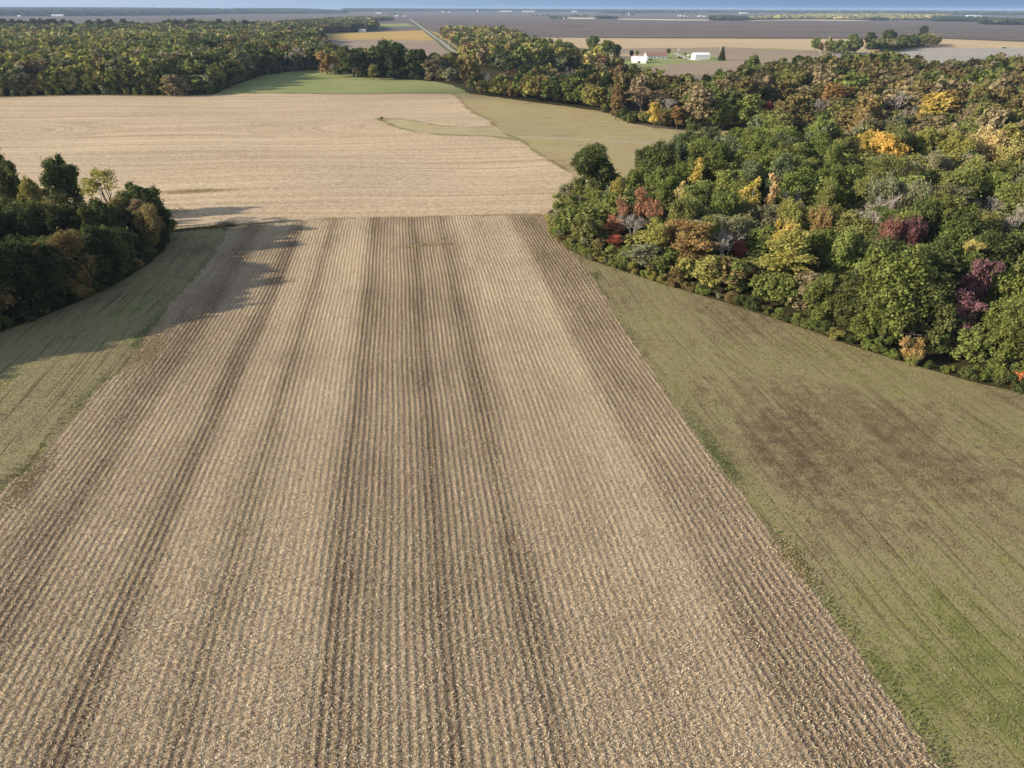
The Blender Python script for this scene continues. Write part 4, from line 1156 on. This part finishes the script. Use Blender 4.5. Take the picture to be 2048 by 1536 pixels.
# ---- labels: every tree is told by its look and by the nearest easily found thing
LAND = [(t['px'], t['py'], s) for t, s in [(h, h['label']) for h in HERO]]
SHORT = {}
MARKS = [(1186,328,"the dark tree at the right wood's tip"),(1268,432,"the grey twiggy tree among red leaves"),(1230,482,"the vivid red tree"),(1385,480,"the wide orange tree"),(1455,478,"the bare grey tree"),
         (1395,356,"the tallest slender golden tree"),(1506,388,"the second slender golden tree"),(1588,392,"the leafless pair"),(1580,508,"the feathery yellow tree"),(1640,441,"the orange brown crown"),
         (1802,465,"the maroon and purple pair"),(1945,592,"the large purple tree"),(1772,292,"the bright golden tree"),(1915,290,"the lime yellow tree"),(1975,282,"the peach gold tree"),
         (1985,390,"the leafless tree at right"),(2040,752,"the rust coloured shrub"),(1830,700,"the yellow brown shrub"),(1285,198,"the pale tan tree by the meadow"),(1233,208,"the orange meadow edge tree"),
         (1537,214,"the crimson tree"),(1868,212,"the golden orange broad tree"),(1816,228,"the white forked trunk"),(1635,205,"the white trunk tree"),(1140,140,"the white leafless tree in shade"),
         (1670,185,"the orange brown broad tree"),(1403,112,"the white shed"),(1310,110,"the long white house"),(1445,106,"the lone spruce"),(1780,76,"the island wood's biggest crown"),
         (780,112,"the biggest tree behind the green field"),(935,128,"the yellow tree by the green field"),(652,122,"the orange brown tree"),(410,100,"the tall dark corner tree"),(345,165,"the tan bushy tree"),
         (205,372,"the thin yellow locust tree"),(118,352,"the dark round topped grove tree"),(10,360,"the grove's tallest tree"),(1028,66,"the roadside wood's end tree"),(900,95,"the gravel road bend"),
         (40,150,"the left wood's outer corner"),(200,150,"the middle of the left wood's front"),(300,530,"the left grove's right corner"),(100,610,"the left grove's shaded front")]
ORD = ["nearest", "second", "third", "fourth", "fifth", "sixth", "seventh", "eighth", "ninth", "tenth", "eleventh", "twelfth", "thirteenth", "fourteenth", "fifteenth", "sixteenth", "seventeenth", "eighteenth", "nineteenth", "twentieth"]
def autolabel(ts):
    buckets = {}
    for t in ts:
        if t['label']: continue
        best = min(MARKS, key=lambda mk: math.hypot(t['px']-mk[0], (t['py']-mk[1])*1.5))
        dx, dy = t['px']-best[0], (t['py']-best[1])*1.5
        if abs(dx) > abs(dy): side = "left of" if dx < 0 else "right of"
        else: side = "above" if dy < 0 else "below"
        noun = {'shrub': 'shrub', 'bushy': 'bushy tree', 'bare': 'leafless tree', 'column': 'slender tree', 'airy': 'open crowned tree', 'layered': 'layered tree'}.get(t['kind'], 'leafy tree')
        look = ("" if t['kind'] == 'bare' else t['colour']+" ") + noun
        buckets.setdefault((look, side, best[2]), []).append((math.hypot(dx, dy), t))
    for (look, side, mark), lst in buckets.items():
        lst.sort(key=lambda q: q[0])
        for k, (_d, t) in enumerate(lst):
            od = (ORD[k]+" ") if (k < len(ORD)) else "farther "
            t['label'] = ("%s%s %s %s" % ((od if len(lst) > 1 else ""), look, side, mark)).strip()
autolabel(big+sbig)
def grp(t):
    if t['kind'] == 'shrub': return "shrubs along the edges of the woods"
    if t['kind'] == 'spruce': return None
    if t['px'] < 345 and t['py'] > 320: return "trees of the near left grove"
    if t['px'] > 1090 and t['py'] > 264 and t['d'] < 270: return "trees of the right wood"
    if t['px'] < 700: return "trees of the left wood"
    if t['d'] > 850: return "trees among the far fields"
    return "trees of the middle wood"
for t in big+sbig:
    tag(t['obj'], t['label'], {'shrub': 'shrub', 'bare': 'bare tree', 'spruce': 'spruce'}.get(t['kind'], 'tree'), grp(t))

# ---- the far woods as one mass
def far_mass():
    libs = {}
    for lod in (2, 3):
        libs[lod] = [make_crown('round', lod, 500+lod*20+k)[:3] for k in range(6)]
    lib1 = [make_crown('round', 1, 900+k)[:3] for k in range(3)]
    libb = []
    for k in range(4):      # a few broad clumps for trees many kilometres off
        r_ = np.random.default_rng(k+70)
        p = unit(r_.normal(size=(14, 3)))*np.array([3.6, 3.6, 4.5])*(r_.random((14, 1))**.3)+np.array([0, 0, 8.5])
        libb.append(leaves(p, np.full(14, 1.0), 1, 5.6, r_))
    V = []; Fs = []; C = []; base = 0
    for i, (x, y, h, r, c) in enumerate(FAR):
        d = math.hypot(x, y)
        if d < 430: src = lib1[i % 3]
        elif d < 1000: src = libs[2][i % 6]
        elif d < 2600: src = libs[3][i % 6]
        else: src = libb[i % 4]
        v, f, t = src
        a = rng.uniform(0, 6.28); ca, sa = math.cos(a), math.sin(a)
        s = r/5.5; vz = h/16.0
        vv = np.column_stack([(v[:, 0]*ca-v[:, 1]*sa)*s+x, (v[:, 0]*sa+v[:, 1]*ca)*s+y, v[:, 2]*vz+float(terrain(x, y))])
        j = rng.uniform(.75, 1.25)
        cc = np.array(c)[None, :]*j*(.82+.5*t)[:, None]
        V.append(vv); Fs.append(f+base); C.append(cc); base += len(vv)
    V = np.concatenate(V); Fs = np.concatenate(Fs); C = np.concatenate(C)
    me = mesh_np("distant_woodland", V, Fs, mat_attr("distant_foliage", trans=.2), {'col': ('FLOAT_COLOR', np.column_stack([C, np.ones(len(C))]))})
    tag(link("distant_woodland", me), "mixed green and autumn brown woods reaching back to the horizon", "woodland", kind='stuff')
    print("far trees", len(FAR), "faces", len(Fs), "things", len(big), len(sbig))
far_mass()

# ------------------------------------------------------------------ farm and far buildings
WHITE = plain_mat("white_siding", (.80, .80, .78), .6, .04, .6)
def mat_ribbed(name, col):
    t = NT(name); x, y, z = t.xyz()
    w = t.n("ShaderNodeTexWave"); w.inputs['Scale'].default_value = 1.2; w.bands_direction = 'X'; t.l(t.pos(), w.inputs[0])
    n1 = t.noise(t.pos(), .5, 3)
    c = t.mix(n1, tuple(a*.9 for a in col), col)
    return t.finish(c, .5, w.outputs[0], .3, .03, .3)
METALW = mat_ribbed("white_ribbed_metal", (.82, .83, .84))
REDROOF = mat_ribbed("red_brown_roof", (.34, .17, .12))
GREYROOF = plain_mat("grey_shingle", (.30, .29, .29), .8)
DARK = plain_mat("dark_opening", (.03, .03, .03), .5)
GLASS = plain_mat("window_glass", (.06, .07, .09), .15, .1, 1, .5)
GREYMET = plain_mat("galvanised_steel", (.55, .57, .60), .4, .08, .6, .4)
WOODP = plain_mat("weathered_pole", (.50, .46, .40), .9, .2, 2)

def gable(name, x, y, L, D, wh, rh, wall, roof, label, cat, rz=0.0, doors=(), windows=(), over=.35, group=None, chimney=False, gable_door=None):
    """long side along local x; front faces -y"""
    z = float(terrain(x, y)); o = empty(name, (x, y, z), rz); tag(o, label, cat, group)
    mb = MB(); mb.prism([(-D/2, -.3), (D/2, -.3), (D/2, wh), (0, wh+rh), (-D/2, wh)], -L/2, L/2); mb.build('wall', wall, o)
    s = rh/(D/2); th = .12
    rf = MB()
    e = D/2+over
    rf.prism([(-e, wh-s*over+.03), (0, wh+rh+.03), (0, wh+rh+.03+th), (-e, wh-s*over+.03+th)], -L/2-over, L/2+over)
    rf.prism([(0.001, wh+rh+.03), (e, wh-s*over+.03), (e, wh-s*over+.03+th), (0.001, wh+rh+.03+th)], -L/2-over, L/2+over)
    r = rf.build('roof', roof, o)
    if chimney: MB().box(L*.2, L*.2+.7, -.35, .35, wh+rh*.8, wh+rh+.9).build('chimney', GREYROOF, r)
    for (dx, w_, h_) in doors:
        MB().box(dx-w_/2, dx+w_/2, -D/2-.06, -D/2-.005, 0, h_).build('door', DARK, o)
    for (dx, w_, h_, zb) in windows:
        w = MB().box(dx-w_/2-.1, dx+w_/2+.1, -D/2-.05, -D/2-.004, zb-.1, zb+h_+.1).build('window', wall, o)
        MB().box(dx-w_/2, dx+w_/2, -D/2-.07, -D/2-.052, zb, zb+h_).build('pane', GLASS, w)
    if gable_door:
        w_, h_ = gable_door; MB().box(-L/2-.08, -L/2-.005, -w_/2, w_/2, 0, h_).build('door', DARK, o)
    return o

x, y = GZ(1313, 117); gable('farmhouse', x, y+4, 25, 9.5, 3.3, 3.2, WHITE, REDROOF, "long low white building with a red brown roof in the farmyard", "farm building",
      doors=((-2.5, 1.2, 2.1), (8.3, 1.0, 2.1)), windows=((-9, 1.4, 1.2, 1.0), (-6, 1.4, 1.2, 1.0), (2, 1.8, 1.2, 1.0), (5.5, 1.4, 1.2, 1.0), (10.8, 1.0, 1.0, 1.1)), chimney=True)
x, y = GZ(1404, 119.5); gable('machine_shed', x+.5, y+6, 18, 12, 4.6, 2.4, METALW, METALW, "white metal machine shed left of the lone spruce", "shed", doors=(), gable_door=None, over=.3)
x, y = GZ(1280, 126)
bz = float(terrain(x, y)); o = empty('barn', (x, y+4, bz), math.radians(-18)); tag(o, "white barn with a rounded roof and dark doorway, half behind trees", "barn")
arc = [(-6.2*math.cos(a), 2.0+4.2*math.sin(a)) for a in np.linspace(math.pi*.0, math.pi, 13)]
MB().prism([(-6.1, -.3)]+[(-6.1*math.cos(a), 2.0+4.1*math.sin(a)) for a in np.linspace(0, math.pi, 13)]+[(6.1, -.3)], -8, 8).build('wall', METALW, o)
rb = MB(); n_ = 12
for i in range(n_):
    a0, a1 = math.pi*i/n_, math.pi*(i+1)/n_
    rb.prism([(-6.12*math.cos(a0), 2+4.12*math.sin(a0)), (-6.12*math.cos(a1), 2+4.12*math.sin(a1)), (-6.3*math.cos(a1), 2+4.3*math.sin(a1)), (-6.3*math.cos(a0), 2+4.3*math.sin(a0))], -8.3, 8.3)
rb.build('roof', METALW, o)
MB().box(-8.1, -8.01, -1.8, 1.8, 0, 3.6).build('door', DARK, o)
MB().box(-1.2, 1.8, -6.2, -6.13, 0, 2.0).build('side_door', DARK, o)
ln = MB(); ln.prism([(-9.4, -.3), (-6.3, -.3), (-6.3, 2.6), (-9.4, 1.9)], 1.5, 7.5); ln.build('lean_to', WHITE, o)

def silo(px, py, r, h, label, dome=True, mat=None):
    x, y = GZ(px, py); o = empty('grain_bin', (x, y, float(terrain(x, y)))); tag(o, label, "grain bin", "grain bins of the far farms")
    MB().lathe([(r, -.3), (r, h)], n=20).build('bin_wall', mat or GREYMET, o)
    MB().lathe([(r+.15, h+.02), (r*.75, h+r*.28), (r*.15, h+r*.55), (.05, h+r*.6)], n=20).build('roof', mat or METALW, o)
silo(1357, 33.2, 4.5, 9, "white grain bin, left one of the group before the right far farm", mat=METALW)
silo(1362, 33.2, 4.5, 9, "white grain bin, second from left in the far group", mat=METALW)
silo(1369, 33.4, 3.5, 7, "small white grain bin, third from left in the far group", mat=METALW)
silo(1376, 33.4, 3.2, 7, "small grey grain bin, fourth from left in the far group")
silo(1258, 30.5, 5.5, 15, "tall pale silo among dark trees at the centre far farm")
FB = [ # px, py(base), length, depth, wall h, roof h, label
 (725,64.5,16,10,4,3,"small white house with grey roof at the foot of the dark wood"),
 (793,33.2,22,12,5,3,"white farmhouse among trees left of the far gravel road"),
 (809,33.2,14,9,3,2,"low white outbuilding right of the white farmhouse by the road"),
 (757,27.5,48,18,6,4,"long pale shed left of the roadside farmhouse"),
 (683,25.0,30,18,7,4,"white far barn above the dark wood left of centre"),
 (886,25.0,26,14,6,4,"white far house, left of a pair on the horizon fields"),
 (899,25.8,30,14,6,4,"white far house, right of a pair on the horizon fields"),
 (1012,23.8,150,30,6,5,"long white shed left of two on the far horizon"),
 (1057,23.8,150,30,6,5,"long white shed right of two on the far horizon"),
 (1149,24.2,60,20,6,5,"white shed above the far centre fields"),
 (1246,23.4,60,20,6,5,"small white shed under the horizon right of centre"),
 (1128,38.0,7,6,3,2,"tiny white hut at the foot of the far tree clump"),
 (1189,37.6,8,7,3,2,"tiny white hut left of the far dark clump"),
 (1399,33.8,26,12,5,4,"white far farmhouse right of the grain bins"),
 (1410,34.0,20,12,5,4,"grey white shed next to the far farmhouse"),
 (78//2,33.6,18,10,5,3,"small white building on the far left field") ,
 (116,32.6,70,20,6,4,"long white shed before the far left wood"),
 (127,28.5,26,14,6,4,"small white house above the long left shed"),
 (1487,27.0,90,30,6,5,"white works shed on the far right fields"),
 (1940,33.8,60,20,7,4,"white far farm shed before the right horizon woods"),
 (1955,34.4,50,20,7,4,"second white far farm shed beside the first at right"),
 (1612,124,5,4,2.4,1.2,"tiny white hut hidden in the trees right of the farm"),
]
for px, py, L, D, wh, rh, lab in FB:
    x, y = GZ(px, py)
    far = math.hypot(x, y) > 2500
    gable('house' if 'house' in lab and 'out' not in lab else 'shed', x, y, L, D, wh, rh, WHITE, GREYROOF if px in (725, 1410) else METALW, lab, "building", 0.0,
          doors=((-L*.2, 1.6, 2.2),) if not far else (), windows=((L*.05, 1.4, 1.2, 1.0), (L*.28, 1.4, 1.2, 1.0)) if not far else (), group="buildings of the far farms")
# water tower on the skyline
x, y = GZ(1461, 20.5); o = empty('water_tower', (x, y, float(terrain(x, y)))); tag(o, "pale water tower standing on the right skyline", "water tower")
MB().lathe([(1.6, 0), (1.6, 34)], n=12).build('column', METALW, o)
MB().lathe([(1.6, 34), (9, 38), (11, 43), (9, 48), (2, 51)], n=20).build('tank', METALW, o)
x, y = GZ(955, 24.5); o = empty('tower_silo', (x, y, float(terrain(x, y)))); tag(o, "thin white tower silo on the far fields, right of the far houses", "silo")
MB().lathe([(4.5, 0), (4.5, 26)], n=14).build('silo_wall', METALW, o); MB().lathe([(4.6, 26.05), (3.2, 28.5), (.3, 29.6)], n=14).build('roof', METALW, o)

def pole(px, py, h, label, top=False):
    x, y = GZ(px, py); o = empty('utility_pole', (x, y, float(terrain(x, y)))); tag(o, label, "utility pole", "utility poles")
    MB().tube((0, 0, -.4), (0, 0, h), .22, .15, 8).build('pole', WOODP, o)
    c = MB().box(-1.2, 1.2, -.32, -.2, h-1.2, h-1.0).build('crossarm', WOODP, o)
    for sx in (-1.05, -.45, .45, 1.05):
        MB().lathe([(.07, 0), (.1, .1), (.05, .22)], sx, -.26, 8, h-.98).build('insulator', WHITE, o)
    if top: MB().lathe([(.45, 0), (.55, .3), (.5, 1.3), (.2, 1.5)], .75, 0, 12, h-3.0).build('transformer', GREYMET, o)
pole(1355,116.5,11,"pale utility pole by the farm drive behind the long house", True)
pole(881,84,10.5,"utility pole right of the gravel road, farther of two")
pole(898,97,12,"utility pole right of the gravel road, nearer of two")
pole(857,68,9,"short pole at the corner where the roadside wood begins")
pole(1060,100,12,"utility pole standing in the wood right of the road")
pole(1439,114,14,"thin pole just left of the lone spruce")

# propane tank on the lawn
x, y = GZ(1378, 113); o = empty('propane_tank', (x, y, float(terrain(x, y)))); tag(o, "white horizontal gas tank on the lawn left of the white shed", "gas tank")
tk = MB(); prof = [(.05, -2.0), (.45, -1.85), (.68, -1.5), (.70, 0), (.68, 1.5), (.45, 1.85), (.05, 2.0)]
tk.lathe(prof, n=16); tk.v = [(c, b, a+1.25) if False else (c, a, b+1.2) for a, b, c in tk.v]
tk.build('tank', WHITE, o)
for sx in (-1.2, 1.2): MB().box(sx-.12, sx+.12, -.5, .5, 0, .62).build('leg', GREYMET, o)
MB().lathe([(.2, 0), (.2, .3)], 0, 0, 10, 1.88).build('valve_cap', WHITE, o)

# dark pickup truck at the edge of the pale field
PAINT = plain_mat("dark_paint", (.025, .028, .035), .35, .1, 1, .5); TYRE = plain_mat("tyre_rubber", (.02, .02, .02), .9); RED = plain_mat("red_lamp", (.4, .03, .02), .4)
x, y = GZ(2008, 97); o = empty('pickup_truck', (x, y, float(terrain(x, y))), 0.0); tag(o, "dark pickup truck standing at the edge of the pale field", "truck")
MB().prism([(-.95, .5), (.95, .5), (.95, 1.15), (.9, 1.25), (-.9, 1.25), (-.95, 1.15)], -2.8, 2.8).build('body', PAINT, o)
cb = MB(); cb.add([(-1.2,-.85,1.26),(1.1,-.85,1.26),(1.1,.85,1.26),(-1.2,.85,1.26),(-.5,-.72,1.95),(.8,-.72,1.95),(.8,.72,1.95),(-.5,.72,1.95)], [(0,3,2,1),(4,5,6,7),(0,1,5,4),(1,2,6,5),(2,3,7,6),(3,0,4,7)])
cb.build('cab', PAINT, o)
MB().box(-.35, .7, -.84, -.8, 1.4, 1.82).build('window', GLASS, o)
MB().box(1.2, 2.7, -.85, .85, 1.255, 1.4).build('bed', PAINT, o)
for sx in (-1.8, 1.8):
    for sy in (-.9, .9):
        MB().tube((sx, sy-.13, .42), (sx, sy+.13, .42), .42, .42, 14).build('wheel', TYRE, o)
for sy in (-.75, .75): MB().box(2.805, 2.85, sy-.12, sy+.12, .85, 1.15).build('tail_lamp', RED, o)

# brush pile at the corner of the left headland
def brush(px, py, w, d, h, label, seed):
    r_ = np.random.default_rng(seed); x, y = GZ(px, py); mb = MB()
    for k in range(260):
        p = Vector((r_.normal(0, w*.4), r_.normal(0, d*.35), 0)); z0 = h*max(0, 1-abs(p.x)/w)*r_.random()
        dr = Vector((r_.normal(0, 1), r_.normal(0, .7), r_.normal(0, .35))).normalized()*r_.uniform(.6, 2.0)
        mb.tube(p+Vector((0, 0, z0+.05)), p+Vector((0, 0, z0+.05))+dr, .05, .02, 3, False)
    o = mb.build('brush_pile', BARK, None, (x, y, float(terrain(x, y)))); tag(o, label, "brush pile", None)
brush(452, 453, 3.0, 1.0, 1.0, "dark low brush pile at the corner of the left headland", 3)
brush(1112, 430, 2.0, 1.2, 1.2, "dark brush heap at the right wood's left tip", 4)

# ------------------------------------------------------------------ unseen thin cloud added high on the sunward side to shade the middle wood
def shade_cloud(cx, cyy, ax, ay, rot, alt, thick, seed):
    r_ = np.random.default_rng(seed); nt, nr = 48, 10; vs = []; fs = []
    off = alt/math.tan(SUN_EL); ox, oy = cx-math.sin(SHADOW_AZ)*off, cyy-math.cos(SHADOW_AZ)*off
    ph = r_.uniform(0, 6.28, 6)
    for sgn in (1, -1):
        for i in range(nr+1):
            rho = math.sin(i/nr*math.pi/2)
            for k in range(nt):
                a = 2*math.pi*k/nt
                R = 1+.13*math.sin(3*a+ph[0])+.08*math.sin(5*a+ph[1])+.05*math.sin(11*a+ph[2])
                lx, ly = ax*R*rho*math.cos(a), ay*R*rho*math.sin(a)
                z = sgn*thick*math.sqrt(max(0, 1-rho*rho))*(1 if sgn > 0 else .45)*(1+.3*math.sin(lx/40+ph[3])*math.cos(ly/35+ph[4]))
                vs.append((lx*math.cos(rot)-ly*math.sin(rot), lx*math.sin(rot)+ly*math.cos(rot), z))
        b = 0 if sgn > 0 else (nr+1)*nt
        for i in range(nr):
            for k in range(nt):
                q = (b+i*nt+k, b+i*nt+(k+1) % nt, b+(i+1)*nt+(k+1) % nt, b+(i+1)*nt+k)
                fs.append(q if sgn < 0 else q[::-1])
    me = bpy.data.meshes.new("shade_cloud"); me.from_pydata(vs, [], fs)
    for p in me.polygons: p.use_smooth = True
    me.materials.append(CLOUD)
    tag(link("shade_cloud", me, None, (ox, oy, alt)), kind='structure')
CT = NT("thin_cloud"); cd = CT.n("ShaderNodeBsdfDiffuse"); cd.inputs[0].default_value = (.9, .9, .9, 1); ctr = CT.n("ShaderNodeBsdfTransparent")
cmx = CT.n("ShaderNodeMixShader"); cmx.inputs[0].default_value = .24; CT.l(ctr.outputs[0], cmx.inputs[1]); CT.l(cd.outputs[0], cmx.inputs[2]); CT.l(cmx.outputs[0], CT.out.inputs[0])
CLOUD = CT.m
shade_cloud(345, 470, 380, 105, math.radians(-14), 1200, 26, 2)

# ------------------------------------------------------------------ haze
HZ = NT("haze_air"); HZ.t.nodes.remove(HZ.out); HZ.out = HZ.n("ShaderNodeOutputMaterial")
pv = HZ.n("ShaderNodeVolumePrincipled"); pv.inputs['Color'].default_value = (.50, .66, .92, 1)
pv.inputs['Density'].default_value = 0.00006
pv.inputs['Anisotropy'].default_value = 0.0
HZ.l(pv.outputs[0], HZ.out.inputs['Volume'])
tag(MB().box(-16500, 16500, -16500, 16500, -4.0, 74).build('haze', HZ.m), kind='stuff')
